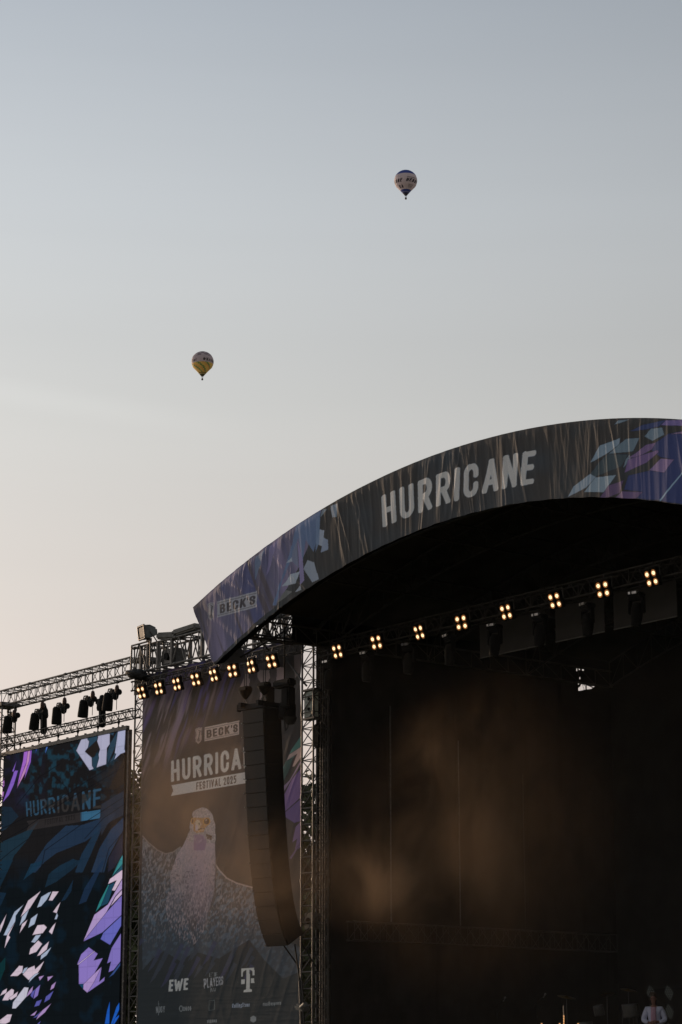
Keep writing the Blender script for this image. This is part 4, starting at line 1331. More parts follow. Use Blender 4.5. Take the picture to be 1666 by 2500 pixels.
def hole_fn(cy_, cz_):
    p_ = np.stack([np.full(cy_.size, -10.64), cy_.ravel(), cz_.ravel()], 1)
    a, b = proj(p_)
    pr = Print(a, b, (0, 0, 0))
    inn = np.zeros(a.shape, bool)
    for q in hp:
        inn |= pr.inside([(x + 1380, y + 1600) for x, y in q])
    return (~inn).reshape(cy_.shape)


ny, nz = 150, 160
Yg, Zg2 = np.meshgrid(np.linspace(13.6, 15.9, ny), np.linspace(13.0, 14.95, nz))
cy_, cz_ = (Yg[:-1, :-1] + Yg[1:, 1:]) / 2, (Zg2[:-1, :-1] + Zg2[1:, 1:]) / 2
tag(grid_obj('torn_drape', np.stack([np.full(Yg.size, -10.64), Yg.ravel(), Zg2.ravel()], 1), ny, nz, None, M['drape'], None, hole_fn(cy_, cz_)),
    'black cloth high in the back corner of the stage, torn with ragged gaps', 'drape', 'black drapes on the left inner stage wall')
cloth_x('black_drape', 'black cloth on the left inner stage wall, beneath the ragged sky gaps', -10.66, 11.8, 16.0, DZ, 13.06, 'black drapes on the left inner stage wall', seed=5)
cloth_x('black_drape', 'short black cloth piece high on the left inner stage wall, just before the ragged gaps', -10.66, 11.8, 13.68, 12.98, z_top(-10.5) - .1, 'black drapes on the left inner stage wall', seed=6)
cloth_x('black_drape', 'black cloth on the right inner stage wall', 11.3, 4.62, 15.9, DZ, z_top(11.2) - .1, 'black drapes of the stage', seed=7)
xs = np.linspace(-10.75, 11.4, 240)
zs = np.linspace(0, 1, 40)
Xg, Zg2 = np.meshgrid(xs, zs)
zz = DZ + (z_top(Xg) - .09 - DZ) * Zg2
tag(grid_obj('black_drape', np.stack([Xg.ravel(), (15.9 - .08 * fold_field(Xg, Zg2, 300, 1.6, .4)).ravel(), zz.ravel()], 1), 240, 40, None, M['drape']), 'wide black cloth closing the back of the stage', 'drape', 'black drapes of the stage')
xa = P(771, 2000, 5.15)[0]
mb = MB()
mb.add([(xa, 5.15, 0), (-10.66, 5.15, 0), (-10.66, 5.15, 14.6), (xa, 5.15, 14.6)], [(0, 1, 2, 3)])
mb.add([(xa, 5.17, 0), (-10.66, 5.17, 0), (-10.66, 5.17, 14.6), (xa, 5.17, 14.6)], [(3, 2, 1, 0)])
tag(mb.build('black_drape', M['drape']), 'narrow black cloth strip directly behind the tower at the stage opening', 'drape', 'black drapes of the stage')
for k, (yy, nm) in enumerate(((6.64, 'nearest the lattice tower'), (9.27, 'middle one of three'), (11.86, 'farthest back'))):
    mb = MB()
    mb.tube((-10.5, yy, 6.1), (-10.5, yy, 12.4 - k * .8), .022 - .004 * k, 6)
    tag(mb.build('pipe', M['steel' if k < 2 else 'dim'], loc=(-10.5, yy, 6.1)), 'thin upright pipe against the left inner stage wall, ' + nm, 'pipe', 'thin upright pipes on the left inner stage wall')

cloth_x('black_drape', 'small black cloth under the roof edge directly above the tower top', -10.7, 3.15, 4.7, 13.9, z_top(-10.5) - .05, 'black drapes of the stage', seed=8)

# grey cloth panels hanging behind the stage lights
def hang(x0, x1, label):
    r = empty('hanging_panel', ((x0 + x1) / 2, 5.5, 12.95), label, 'panel', 'grey cloth panels behind the stage lights')
    mb = MB()
    mb.box(((x0 + x1) / 2, 5.5, 13.42), (x1 - x0, .02, .90))
    mb.build('cloth', M['panel'], r)
    mb = MB()
    mb.tube((x0, 5.49, 12.94), (x1, 5.49, 12.94), .018, 6)
    mb.build('hem_pipe', M['panelhem'], r)


hang(-5.11, -2.45, 'grey cloth panel behind the stage lights, leftmost of the hanging panels')
hang(-2.05, -.19, 'grey cloth panel behind the stage lights, in the middle of the hanging panels')
hang(.15, 2.41, 'grey cloth panel behind the stage lights, rightmost of the hanging panels')

# ================================================================== LAMP CLUSTERS
def blinder(loc, label, group):
    r = empty('lamp_cluster', loc, label, 'lamp', group)
    c = Vector(loc)
    R1 = Matrix.Rotation(math.radians(17), 3, 'X')
    def q(p): return c + R1 @ Vector(p)
    mb = MB()
    for dx_ in (-.122, .122):
        mb.bbox(q((dx_, .07, 0)), (.215, .12, .45), .02, R1)
    mb.build('housing', M['black'], r)
    mb = MB()
    mb.path([q((-.26, .05, 0)), q((-.26, .08, .02)), c + Vector((-.26, .05, .30)), c + Vector((.26, .05, .30)), q((.26, .08, .02))], .014)
    mb.tube(c + Vector((0, .05, .30)), c + Vector((0, .08, .42)), .02)
    mb.build('yoke', M['steel'], r)
    for dx_ in (-.122, .122):
        for dz_ in (-.107, .107):
            mb = MB()
            cc = q((dx_, 0, dz_))
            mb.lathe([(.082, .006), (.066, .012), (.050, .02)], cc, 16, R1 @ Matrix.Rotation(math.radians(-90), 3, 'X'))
            rim = mb.build('glowing_reflector', M['cup_glow'], r)
            mb = MB()
            RR = R1 @ Matrix.Rotation(math.radians(90), 3, 'X')
            mb.lathe([(.052, -.016), (.050, .0), (.042, .012), (.025, .02), (.001, .023)], cc, 16, RR)
            mb.build('lamp', M['bulb'], rim)
    return r


b0 = None
o1 = ['leftmost', 'second from the left', 'third from the left', 'fourth from the left', 'fifth from the left', 'sixth from the left', 'seventh from the left', 'eighth from the left']
stage_x = [-9.57, -7.77, -5.88, -4.10, -2.29, -0.41, 1.35, 3.06, 4.86, 6.66, 8.46]
proto = blinder((stage_x[0], 3.95, 13.6), 'lit cluster of four warm lamps on the stage truss, nearest the lattice tower', 'four-lamp clusters along the stage truss')
for k, xx in enumerate(stage_x[1:8]):
    c = copy_tree(proto)
    c.location = (xx, 3.95, 13.6)
    c.rotation_euler = (.05 * math.sin(k * 2.1), 0, .09 * math.sin(k * 3.7 + 1))
    c['label'] = 'lit cluster of four warm lamps on the stage truss, %s' % (o1[k + 1] if k < 6 else 'rightmost one in view')
wing_px = [345, 387, 431, 477, 521, 567, 612, 662]
for k, x_ in enumerate(wing_px):
    y_ = 1691 + (x_ - 345) * (1615 - 1691) / (662 - 345)
    p = P(x_, y_, 3.74)
    c = copy_tree(proto)
    c.location = p
    c.rotation_euler = (.05 * math.sin(k * 1.7 + 2), 0, .09 * math.sin(k * 2.9))
    c['label'] = 'lit cluster of four warm lamps above the bird banner, %s of eight' % (o1[k] if k < 7 else 'rightmost')
    c['group'] = 'four-lamp clusters above the bird banner'

# ================================================================== MOVING HEADS
def moving_head(loc, label, group, scale=1.0):
    """hangs by its base from loc"""
    r = empty('moving_head', loc, label, 'stage light', group)
    c = Vector(loc)
    mb = MB()
    mb.bbox(c + Vector((0, 0, -.10)), (.38, .28, .13), .03)
    mb.build('base', M['black2'], r)
    mb = MB()
    mb.box(c + Vector((-.11, -.12, -.05)), (.06, .10, .06))
    mb.box(c + Vector((.03, -.12, -.05)), (.13, .10, .06))
    mb.build('clamp', M['clamp'], r)
    mb = MB()
    for sx in (-1, 1):
        mb.bbox(c + Vector((sx * .19, 0, -.36)), (.06, .16, .42), .025)
    mb.bbox(c + Vector((0, 0, -.19)), (.42, .16, .07), .02)
    mb.build('yoke', M['black2'], r)
    mb = MB()
    Rt = Matrix.Rotation(math.radians(8), 3, 'Y')
    mb.lathe([(.001, .22), (.09, .215), (.135, .16), (.15, .05), (.15, -.15), (.125, -.33), (.12, -.36), (.001, -.36)], c + Vector((0, 0, -.50)), 16, Rt)
    hd = mb.build('head', M['black'], r)
    mb = MB()
    mb.lathe([(.10, -.362), (.001, -.368)], c + Vector((0, 0, -.50)), 16, Rt)
    mb.build('lens', M['glass'], hd)
    return r


mhp = [(-10.26, 13.47), (-8.49, 13.47), (-6.62, 13.44), (-4.86, 13.43), (-3.02, 13.43), (-1.25, 13.43), (.54, 13.43), (2.29, 13.42)]
on = ['nearest the lattice tower'] + o1[1:7] + ['rightmost in view']
mh0 = moving_head((mhp[0][0], 4.2, mhp[0][1]), 'black moving head lamp hanging under the stage truss, ' + on[0], 'moving heads under the stage truss')
for k, (x_, z_) in enumerate(mhp[1:]):
    c = copy_tree(mh0)
    c.location = (x_, 4.2, z_)
    c.rotation_euler = (0, 0, .25 * math.sin(k * 2.3))
    c['label'] = 'black moving head lamp hanging under the stage truss, ' + on[k + 1]


# profile spots standing on the slim truss over the video screen; each hangs under a chain hoist
def spot(loc, label, kind):
    r = empty('moving_head', loc, label, 'stage light', 'stage lights on the slim truss above the video screen')
    c = Vector(loc)
    mb = MB()
    mb.bbox(c + Vector((.0, 0, .16)), (.40, .26, .26), .05)
    mb.build('base', M['black2'], r)
    mb = MB()
    mb.tube(c + Vector((.12, 0, .13)), c + Vector((.50, 0, .11)), .12, 12)
    mb.tube(c + Vector((.46, 0, .11)), c + Vector((.56, 0, .11)), .14, 12)
    mb.lathe([(.10, .05), (.17, .0), (.13, -.2), (.05, -.27)], c + Vector((.22, 0, .05)), 12)
    mb.build('yoke', M['black2'], r)
    mb = MB()
    mb.lathe([(.001, .22), (.16, .21), (.22, .12), (.23, -.1), (.25, -.5), (.24, -.62), (.001, -.64)], c + Vector((-.38, 0, -.02)), 14, Matrix.Rotation(math.radians(9 if kind else 2), 3, 'Y'))
    hd = mb.build('head', M['black'], r)
    mb = MB()
    mb.path([c + Vector((-.48, 0, .15)), c + Vector((-.38, 0, .36)), c + Vector((-.08, 0, .34))], .03, 6)
    mb.build('handle', M['black'], hd)
    r.scale = (.72, .72, .72)
    return r


def hoist(loc, label, group, zup, r_=.075, h_=.30, m='redhoist', zdn=None):
    rr = empty('chain_hoist', loc, label, 'hoist', group)
    c = Vector(loc)
    mb = MB()
    mb.lathe([(.01, h_ / 2), (r_ * .7, h_ * .42), (r_, h_ * .1), (r_, -h_ * .15), (r_ * .7, -h_ * .42), (.01, -h_ / 2)], c, 12)
    mb.build('motor', M[m], rr)
    mb = MB()
    mb.tube(c + Vector((0, 0, h_ / 2)), (c.x, c.y, zup), .012, 5)
    if zdn is not None:
        mb.tube(c - Vector((0, 0, h_ / 2)), (c.x, c.y, zdn), .012, 5)
    mb.build('chain', M['steel'], rr)
    return rr


sxp = [(30, 1755, 1, 'leftmost'), (96, 1748, 1, 'second from the left'), (150, 1733, 0, 'third from the left'), (216, 1716, 1, 'fourth from the left'), (276, 1699, 1, 'rightmost')]
for x_, y_, kd, nm in sxp:
    p = P(x_, y_, 4.05)
    spot((p.x, 4.05, p.z), 'black spotlight over the slim truss above the video screen, ' + nm, kd)
for x_, y_, nm in ((35, 1743, 'leftmost'), (104, 1722, 'second from the left'), (158, 1713, 'third from the left'), (227, 1697, 'fourth from the left'), (286, 1683, 'rightmost')):
    p = P(x_, y_, 4.0)
    hoist(p, 'small chain hoist hanging below the deep truss above the video screen, ' + nm, 'chain hoists above the video screen', 14.5, zdn=13.4)
# tall narrow lamp bodies
for x_, y_, nm in ((106, 1750, 'tall narrow dark lamp hanging beside the second spotlight above the video screen'), (249, 1732, 'narrow dark lamp with a level bar head above the right part of the video screen')):
    p = P(x_, y_, 4.15)
    r = empty('profile_lamp', p, nm, 'stage light', 'tall narrow lamps above the video screen')
    mb = MB()
    mb.lathe([(.001, .62), (.1, .58), (.15, .42), (.22, .3), (.25, .05), (.22, -.05)], p, 12)
    mb.build('yoke', M['black2'], r)
    mb = MB()
    mb.bbox(p + Vector((.06, 0, -.32)), (.30, .26, .86), .05, Matrix.Rotation(-.08, 3, 'Y'))
    mb.build('head', M['black'], r)
    if x_ > 200:
        mb = MB()
        mb.bbox(p + Vector((-.05, 0, .34)), (.78, .24, .26), .06)
        mb.build('bar', M['black'], r)
    r.scale = (.72, .72, .8)
# shackles between slim truss and screen header
for k, xx in enumerate(np.linspace(-28.0, -21.6, 6)):
    r = empty('shackle', (xx, 4.15, 12.85), 'small steel shackle joining the slim truss to the top of the video screen', 'shackle', 'shackles along the top of the video screen')
    mb = MB()
    mb.add([(xx - .08, 4.15, 13.06), (xx + .08, 4.15, 13.06), (xx, 4.15, 12.94), (xx - .08, 4.2, 13.06), (xx + .08, 4.2, 13.06), (xx, 4.2, 12.94)], [(0, 1, 2), (5, 4, 3), (0, 3, 4, 1), (1, 4, 5, 2), (2, 5, 3, 0)])
    mb.build('plate', M['black'], r)
    mb = MB()
    mb.tube((xx, 4.17, 12.96), (xx, 4.17, 12.8), .02)
    mb.tube((xx - .05, 4.17, 12.86), (xx + .05, 4.17, 12.86), .02)
    mb.build('pin', M['steel'], r)

# ================================================================== LINE ARRAY
_c = P(589, 1736, 2.2)
ARX, ARY, ARZ = _c.x + .47, 2.6, _c.z
la = empty('line_array', (ARX, ARY, ARZ), 'tall curved column of stacked black loudspeakers hanging in front of the bird banner', 'loudspeaker')
yaw = Matrix.Rotation(math.radians(9), 3, 'Z')
AW, AD, AH = .84, .72, .40
pos = Vector((0, -.36, 0))
origin = Vector((ARX, ARY, ARZ))
for k in range(17):
    ang = math.radians(3.2 + 4 * (k / 16) + 23 * (k / 16) ** 6)
    Rx = Matrix.Rotation(ang, 3, 'X')
    down = Rx @ Vector((0, 0, -1))
    back = Rx @ Vector((0, 1, 0))
    ctr = pos + down * AH / 2 + back * AD / 2
    Rk = yaw @ Rx
    mb = MB()
    hw, hh, hd = AW / 2, AH / 2 - .006, AD / 2
    mb.bbox(origin + yaw @ (ctr + back * .02), (AW, AD - .04, AH - .004), .004, Rk)
    cb = mb.build('cabinet', M['spkside'], la)
    mb = MB()
    mb.box(origin + yaw @ (ctr - back * (AD / 2 - .005)), (AW - .02, .03, AH - .02), Rk)
    mb.build('grille', M['spk'], cb)
    if k % 2 == 0 or k < 6:
        mb = MB()
        mb.box(origin + yaw @ (ctr - back * (AD / 2 + .0) + Rk @ Vector((-AW / 2 - .008, .04, -AH / 2 + .02))), (.02, .07, .03), Rk)
        mb.build('rigging_pin', M['clamp'], cb)
    pos = pos + down * AH
mb = MB()
mb.box(origin + yaw @ Vector((-.08, -.3, .09)), (1.1, .12, .14), yaw)
mb.box(origin + yaw @ Vector((.0, .42, .12)), (1.3, .12, .16), yaw)
for sx in (-.36, .36):
    mb.box(origin + yaw @ Vector((sx, .1, .13)), (.1, 1.3, .14), yaw)
mb.box(origin + yaw @ Vector((-.64, -.3, .09)), (.03, .14, .2), yaw)
mb.build('bumper_frame', M['spkside'], la)
endp = origin + yaw @ pos
for k, (x_, z_) in enumerate(((-12.06, 12.58), (-11.12, 12.58))):
    rr = empty('chain_hoist', (x_, 2.5, z_), ('left' if k == 0 else 'right') + ' black chain hoist directly above the front of the loudspeaker column', 'hoist', 'chain hoists above the loudspeaker column')
    c = Vector((x_, 2.5, z_))
    mb = MB()
    mb.bbox(c + Vector((0, 0, .1)), (.42, .26, .16), .04)
    mb.lathe([(.2, .06), (.17, -.02), (.05, -.17), (.01, -.2)], c, 12)
    mb.build('motor', M['black2'], rr)
    mb = MB()
    for s_ in (-.05, .05):
        mb.tube(c + Vector((s_, 0, .15)), c + Vector((s_, 0, 2.0)), .014, 5)
    mb.path([c + Vector((0, 0, -.18)), c + Vector((-.1, 0, -.3)), c + Vector((-.08, 0, -.46))], .018)
    mb.path([c + Vector((0, 0, -.18)), c + Vector((.1, 0, -.3)), c + Vector((.08, 0, -.46))], .018)
    mb.build('chain', M['steel'], rr)
    mb = MB()
    mb.bbox(c + Vector((.10, .75, -.08)), (.26, .3, .64), .03)
    mb.build('chain_bag', M['cover'], rr)
rr = empty('moving_head', (-10.28, 2.6, 12.58), 'T-shaped black lamp on a rod above the right end of the loudspeaker column', 'stage light')
c = Vector((-10.28, 2.6, 12.58))
mb = MB()
mb.bbox(c + Vector((0, 0, .05)), (.8, .3, .22), .05)
mb.tube(c, c + Vector((0, 0, 1.7)), .02)
mb.build('base', M['black2'], rr)
mb = MB()
mb.bbox(c + Vector((.06, .1, -.35)), (.34, .3, .62), .05)
mb.build('head', M['black'], rr)
rr = empty('moving_head', (-10.45, 2.9, 11.95), 'black lamp hanging at the right side just below the top of the loudspeaker column', 'stage light')
c = Vector((-10.45, 2.9, 11.95))
mb = MB()
mb.bbox(c + Vector((-.1, 0, -.05)), (.42, .4, .5), .06)
mb.build('head', M['black2'], rr)
mb = MB()
mb.lathe([(.2, 0), (.16, -.14), (.1, -.2)], c + Vector((.05, 0, -.25)), 12)
mb.path([c + Vector((-.1, -.1, -.3)), c + Vector((-.04, -.1, -.62)), c + Vector((.08, -.1, -.55)), c + Vector((.1, -.1, -.3))], .018)
mb.build('cable_loop', M['cable'], rr)
# straps and cables from the foot of the array
for k, (a, b, nm) in enumerate((((693, 2308), (728, 2357), 'first'), ((720, 2306), (733, 2400), 'second'), ((735, 2300), (774, 2365), 'third'))):
    pa, pb = P(*a, 3.3), P(*b, 3.95)
    mb = MB()
    mb.tube(pa, pb, .022, 6)
    tag(mb.build('tie_strap', M['cable'], loc=pa), 'black strap from the loudspeaker column foot to the tower, %s from the left' % nm, 'strap', 'straps below the loudspeaker column')
pa, pb = P(733, 2395, 3.9), P(738, 2520, 3.9)
mb = MB()
mb.tube(pa, pb, .05, 8)
mb.tube(pa + Vector((.1, 0, 0)), pb + Vector((.1, 0, 0)), .03, 8)
tag(mb.build('cable_run', M['cable'], loc=pa), 'thick black cables running down left of the tower below the loudspeaker column', 'cables')
mb = MB()
pa, pb = P(700, 1610, 4.2), P(742, 1668, 4.0)
mb.tube(pa, pb, .03, 6)
tag(mb.build('brace', M['steel'], loc=pa), 'single diagonal brace from the top truss down to the tower', 'brace')
bm3 = MB()
pc = P(738, 2460, 3.8)
bm3.bbox(pc, (.42, .3, .16), .05, Matrix.Rotation(.2, 3, 'Y'))
bm3.tube(pc + Vector((.1, -.1, 0)), pc + Vector((.34, -.14, .09)), .07, 10)
tag(bm3.build('small_spotlight', M['grey'], loc=pc), 'small bluish grey spotlight low on the tower at the stage opening', 'stage light')

# ================================================================== STAGE EQUIPMENT
rz = empty('drum_riser', (-2.0, 7.2, DZ), 'low black platform under the drum kit', 'platform')
mb = MB()
mb.box((-2.0, 7.2, DZ + .28), (2.6, 2.2, .12))
mb.build('top', M['deck'], rz)
for sx in (-1.2, 1.2):
    for sy in (-1, 1):
        mb = MB()
        mb.tube((-2.0 + sx, 7.2 + sy, DZ), (-2.0 + sx, 7.2 + sy, DZ + .22), .03)
        mb.build('leg', M['alu'], rz)
RZ = DZ + .34


def drum(name, label, c, r_, h_, m, tilt=None, legs=True, group='drums of the kit'):
    root = empty(name, c, label, 'drum', group)
    Rr = tilt if tilt is not None else Matrix.Identity(3)
    c = Vector(c)
    mb = MB()
    mb.lathe([(r_, -h_ / 2), (r_, h_ / 2)], c, 24, Rr)
    mb.build('shell', M[m], root)
    mb = MB()
    mb.lathe([(r_ * 1.03, h_ / 2 - .03), (r_ * 1.03, h_ / 2 + .01), (r_ * .97, h_ / 2 + .01)], c, 24, Rr)
    mb.lathe([(r_ * 1.03, -h_ / 2 + .03), (r_ * 1.03, -h_ / 2 - .01), (r_ * .97, -h_ / 2 - .01)], c, 24, Rr)
    for k in range(8):
        t = k * math.pi / 4
        a_ = Vector((r_ * 1.03 * math.cos(t), r_ * 1.03 * math.sin(t), -h_ / 2))
        mb.tube(c + Rr @ a_, c + Rr @ (a_ + Vector((0, 0, h_))), .008, 5)
    mb.build('hoop', M['chrome'], root)
    mb = MB()
    mb.lathe([(r_ * .97, h_ / 2 + .004), (.001, h_ / 2 + .006)], c, 24, Rr)
    mb.lathe([(r_ * .97, -h_ / 2 - .004), (.001, -h_ / 2 - .006)], c, 24, Rr)
    mb.build('drum_head', M['skinhead'], root)
    if legs:
        for k in range(3):
            t = k * 2.1
            mb = MB()
            p_ = c + Vector((r_ * math.cos(t), r_ * math.sin(t), 0))
            mb.tube(p_, Vector((p_.x + .06 * math.cos(t), p_.y + .06 * math.sin(t), RZ)), .01, 5)
            mb.build('leg', M['chrome'], root)
    return root


drum('bass_drum', 'large reddish bass drum lying on its side at the front of the kit', (-2.35, 6.9, RZ + .3), .29, .42, 'bassdrum', Matrix.Rotation(math.radians(90), 3, 'X'), True)
drum('tom_drum', 'small pale tom drum mounted high in the middle of the kit', (-2.35, 7.0, RZ + .98), .13, .24, 'shell', Matrix.Rotation(math.radians(14), 3, 'X'), False)
drum('floor_tom', 'large pale drum on legs at the right side of the kit', (-1.28, 7.1, RZ + .95), .21, .32, 'shell', Matrix.Rotation(math.radians(6), 3, 'X'), True)
drum('snare_drum', 'shallow drum at the left side of the kit', (-2.95, 7.1, RZ + .62), .17, .14, 'shell', Matrix.Rotation(math.radians(5), 3, 'X'), True)
for k, (x_, y_, z_, rr_, nm) in enumerate(((-3.35, 6.8, 1.35, .24, 'leftmost'), (-2.55, 7.5, 1.4, .22, 'behind the small tom'), (-1.75, 7.5, 1.5, .22, 'rightmost'))):
    r = empty('cymbal_stand', (x_, y_, RZ), 'thin cymbal on a tripod stand at the drum kit, ' + nm, 'cymbal', 'cymbals of the drum kit')
    mb = MB()
    mb.tube((x_, y_, RZ + .25), (x_, y_, RZ + z_), .012, 6)
    mb.build('pole', M['chrome'], r)
    for j in range(3):
        t = j * 2.09 + .4
        mb = MB()
        mb.tube((x_, y_, RZ + .35), (x_ + .28 * math.cos(t), y_ + .28 * math.sin(t), RZ), .01, 5)
        mb.build('leg', M['chrome'], r)
    mb = MB()
    mb.lathe([(.001, .03), (.04, .025), (.05, .01), (rr_, -.01), (rr_, -.014), (.001, .004)], (x_, y_, RZ + z_), 20, Matrix.Rotation(.25 * (-1) ** k, 3, 'Y'))
    mb.build('cymbal', M['brass'], r)
dt = empty('drum_stool', (-2.3, 7.7, RZ), 'round black stool behind the drum kit', 'stool')
mb = MB()
mb.lathe([(.001, .5), (.16, .5), (.17, .46), (.16, .42), (.001, .42)], (-2.3, 7.7, RZ), 16)
mb.build('seat', M['black'], dt)
mb = MB()
mb.tube((-2.3, 7.7, RZ), (-2.3, 7.7, RZ + .42), .025)
for j in range(3):
    mb.tube((-2.3, 7.7, RZ + .2), (-2.3 + .25 * math.cos(j * 2.1), 7.7 + .25 * math.sin(j * 2.1), RZ), .012)
mb.build('leg', M['chrome'], dt)


def mic_stand(x_, y_, h_, label, boom=True):
    r = empty('microphone_stand', (x_, y_, DZ), label, 'microphone stand', 'microphone stands on the stage')
    mb = MB()
    mb.tube((x_, y_, DZ), (x_, y_, DZ + h_), .012, 6)
    mb.build('pole', M['black'], r)
    mb = MB()
    mb.lathe([(.001, .03), (.13, .02), (.14, 0)], (x_, y_, DZ), 16)
    mb.build('base', M['black'], r)
    mb = MB()
    if boom:
        mb.tube((x_ - .15, y_, DZ + h_ - .1), (x_ + .35, y_ - .05, DZ + h_ + .18), .009, 5)
        mb.build('boom', M['black'], r)
        mb = MB()
        mb.ball((x_ + .38, y_ - .05, DZ + h_ + .2), .028, 6)
        mb.tube((x_ + .37, y_ - .05, DZ + h_ + .19), (x_ + .24, y_, DZ + h_ + .12), .018, 8)
    else:
        mb.ball((x_, y_, DZ + h_ + .06), .028, 6)
        mb.tube((x_, y_, DZ + h_), (x_, y_, DZ + h_ + .05), .018, 8)
    mb.build('microphone', M['steel'], r)


mic_stand(-4.3, 5.2, 1.45, 'black microphone stand with a boom, left of the drum kit')
mic_stand(-2.75, 5.2, 1.5, 'black microphone stand with a boom, directly in front of the drum kit')
# amplifier racks left on stage
for k, (x_, nm) in enumerate(((933, 'left'), (985, 'middle'), (1032, 'right'))):
    p = P(x_, 2474, 8.5)
    r = empty('amplifier', (p.x, 8.5, DZ + .7), nm + ' one of three dark slatted boxes at the back left of the stage', 'amplifier', 'three slatted boxes at the back left of the stage')
    mb = MB()
    mb.bbox((p.x, 8.7, DZ + 1.1), (.5, .4, 1.3), .02)
    mb.build('case', M['black2'], r)
    mb = MB()
    for j in range(5):
        mb.box((p.x, 8.49, p.z - .25 + j * .12), (.38, .02, .06))
    mb.build('front', M['steel'], r)
# lamps on poles at the front, and the lit stick
for k, (x_, nm) in enumerate(((1323, 'leftmost'), (1367, 'middle'), (1412, 'rightmost'))):
    p = P(x_, 2502, 3.4)
    r = empty('pole_lamp', (p.x, 3.4, DZ), 'tiny glowing orange lamp at the front edge of the stage, %s of three' % nm, 'lamp', 'tiny orange lamps at the front edge of the stage')
    mb = MB()
    mb.tube((p.x, 3.4, DZ), (p.x, 3.4, p.z - .03), .01, 6)
    mb.build('pole', M['black'], r)
    mb = MB()
    mb.ball((p.x, 3.4, p.z), .028, 6, (1, 1, 1.6))
    mb.build('bulb', M['warm'], r)
p = P(1376.5, 2455, 3.6)
r = empty('light_stick', (p.x, 3.6, DZ), 'thin upright rod with a row of glowing orange dots at the front of the stage', 'lamp')
mb = MB()
mb.tube((p.x, 3.6, DZ), p, .015, 6)
mb.build('pole', M['steel'], r)
for j in range(4):
    q = P(1377, 2481 + j * 6, 3.57)
    mb = MB()
    mb.ball((q.x, 3.57, q.z), .018, 6, (1, 1, 1.5))
    mb.build('bulb', M['warm'], r)
# diamond dot panels
_wx = P(1634, 2450, 10.6).x
dpan = empty('lamp_wall', (_wx, 10.6, DZ), 'black panel with dim white dots set in diamond shapes behind the performer', 'lamp')
mb = MB()
mb.box((_wx, 10.66, DZ + 1.0), (1.5, .08, 2.0))
mb.build('panel', M['drape'], dpan)
for (cx_, cy_) in ((1590, 2424), (1633.5, 2424), (1634.5, 2470), (1635, 2516), (1591, 2470), (1678, 2424), (1679, 2470)):
    mb = MB()
    for i in range(5):
        for j in range(5):
            a_, b_ = (i - j), (i + j - 4)
            q = P(cx_ + a_ * 2.35 + b_ * .8, cy_ + b_ * 4.05 - a_ * 0.0, 10.6)
            mb.ball((q.x, 10.6, q.z), 0.0085, 4)
    mb.build('diamond_lamps', M['dots'], dpan)

# ================================================================== PERSON
def skin_obj(name, nodes, edges, material, parent, levels=2, root=0):
    me = bpy.data.meshes.new(name)
    me.from_pydata([n[0] for n in nodes], edges, [])
    o = bpy.data.objects.new(name, me)
    COL.objects.link(o)
    md = o.modifiers.new('skin', 'SKIN')
    md.use_smooth_shade = True
    for i, n in enumerate(nodes):
        r_ = n[1]
        me.skin_vertices[0].data[i].radius = r_ if isinstance(r_, tuple) else (r_, r_)
        me.skin_vertices[0].data[i].use_root = (i == root)
    md2 = o.modifiers.new('sub', 'SUBSURF')
    md2.levels = levels
    md2.render_levels = levels
    me.materials.append(material)
    o.parent = parent
    return o


pp = P(1596, 2430, 9.5)
PX_ = pp.x
pe = empty('person', (PX_, 9.5, DZ), 'person in an open white shirt and pink top, head bowed, hands together at the waist', 'person')
pe.rotation_euler = (0, 0, math.radians(38))
N_ = []
E_ = []
def nd(p, r_, par=None):
    N_.append((p, r_))
    if par is not None:
        E_.append((par, len(N_) - 1))
    return len(N_) - 1
pel = nd((0, 0, .95), (.145, .11))
wst = nd((0, 0, 1.10), (.13, .10), pel)
chs = nd((0, -.0, 1.28), (.16, .115), wst)
shl = nd((0, .01, 1.42), (.13, .09), chs)
nk = nd((0, 0, 1.50), .055, shl)
nk2 = nd((0, -.025, 1.56), .055, nk)
hd1 = nd((0, -.055, 1.62), (.072, .082), nk2)
hd2 = nd((0, -.075, 1.71), (.078, .095), hd1)
hd3 = nd((0, -.07, 1.78), (.062, .075), hd2)
for s_ in (-1, 1):
    a = nd((s_ * .175, .01, 1.41), .062, shl)
    b = nd((s_ * .235, .02, 1.27), .052, a)
    c = nd((s_ * .27, .01, 1.12), .046, b)
    d = nd((s_ * .19, -.12, 1.07), .040, c)
    e = nd((s_ * .09, -.19, 1.05 + .012 * s_), .028, d)
    f = nd((s_ * .035, -.215 - .012 * s_, 1.045 + .02 * s_), (.034, .02), e)
    for k_ in range(4):
        z0 = 1.045 + .02 * s_ + .027 - .018 * k_
        g_ = nd((s_ * .01, -.235 - .01 * s_, z0), .0105, f)
        h_ = nd((-s_ * (.02 - .003 * k_), -.245 - .01 * s_, z0 - .006), .0095, g_)
        nd((-s_ * (.045 - .005 * k_), -.225 - .01 * s_, z0 - .012), .0085, h_)
    t1 = nd((s_ * .04, -.23, 1.09 + .012 * s_), .012, e)
    nd((s_ * .012, -.245, 1.105 + .012 * s_), .010, t1)
    l1 = nd((s_ * .095, 0, .86), .095, pel)
    l2 = nd((s_ * .115, -.01, .52), .062, l1)
    l3 = nd((s_ * .12, .01, .34), .056, l2)
    l4 = nd((s_ * .12, .02, .09), .038, l3)
    nd((s_ * .135, -.12, .04), (.042, .03), l4)
skin_obj('body', N_, E_, M['skin'], pe)
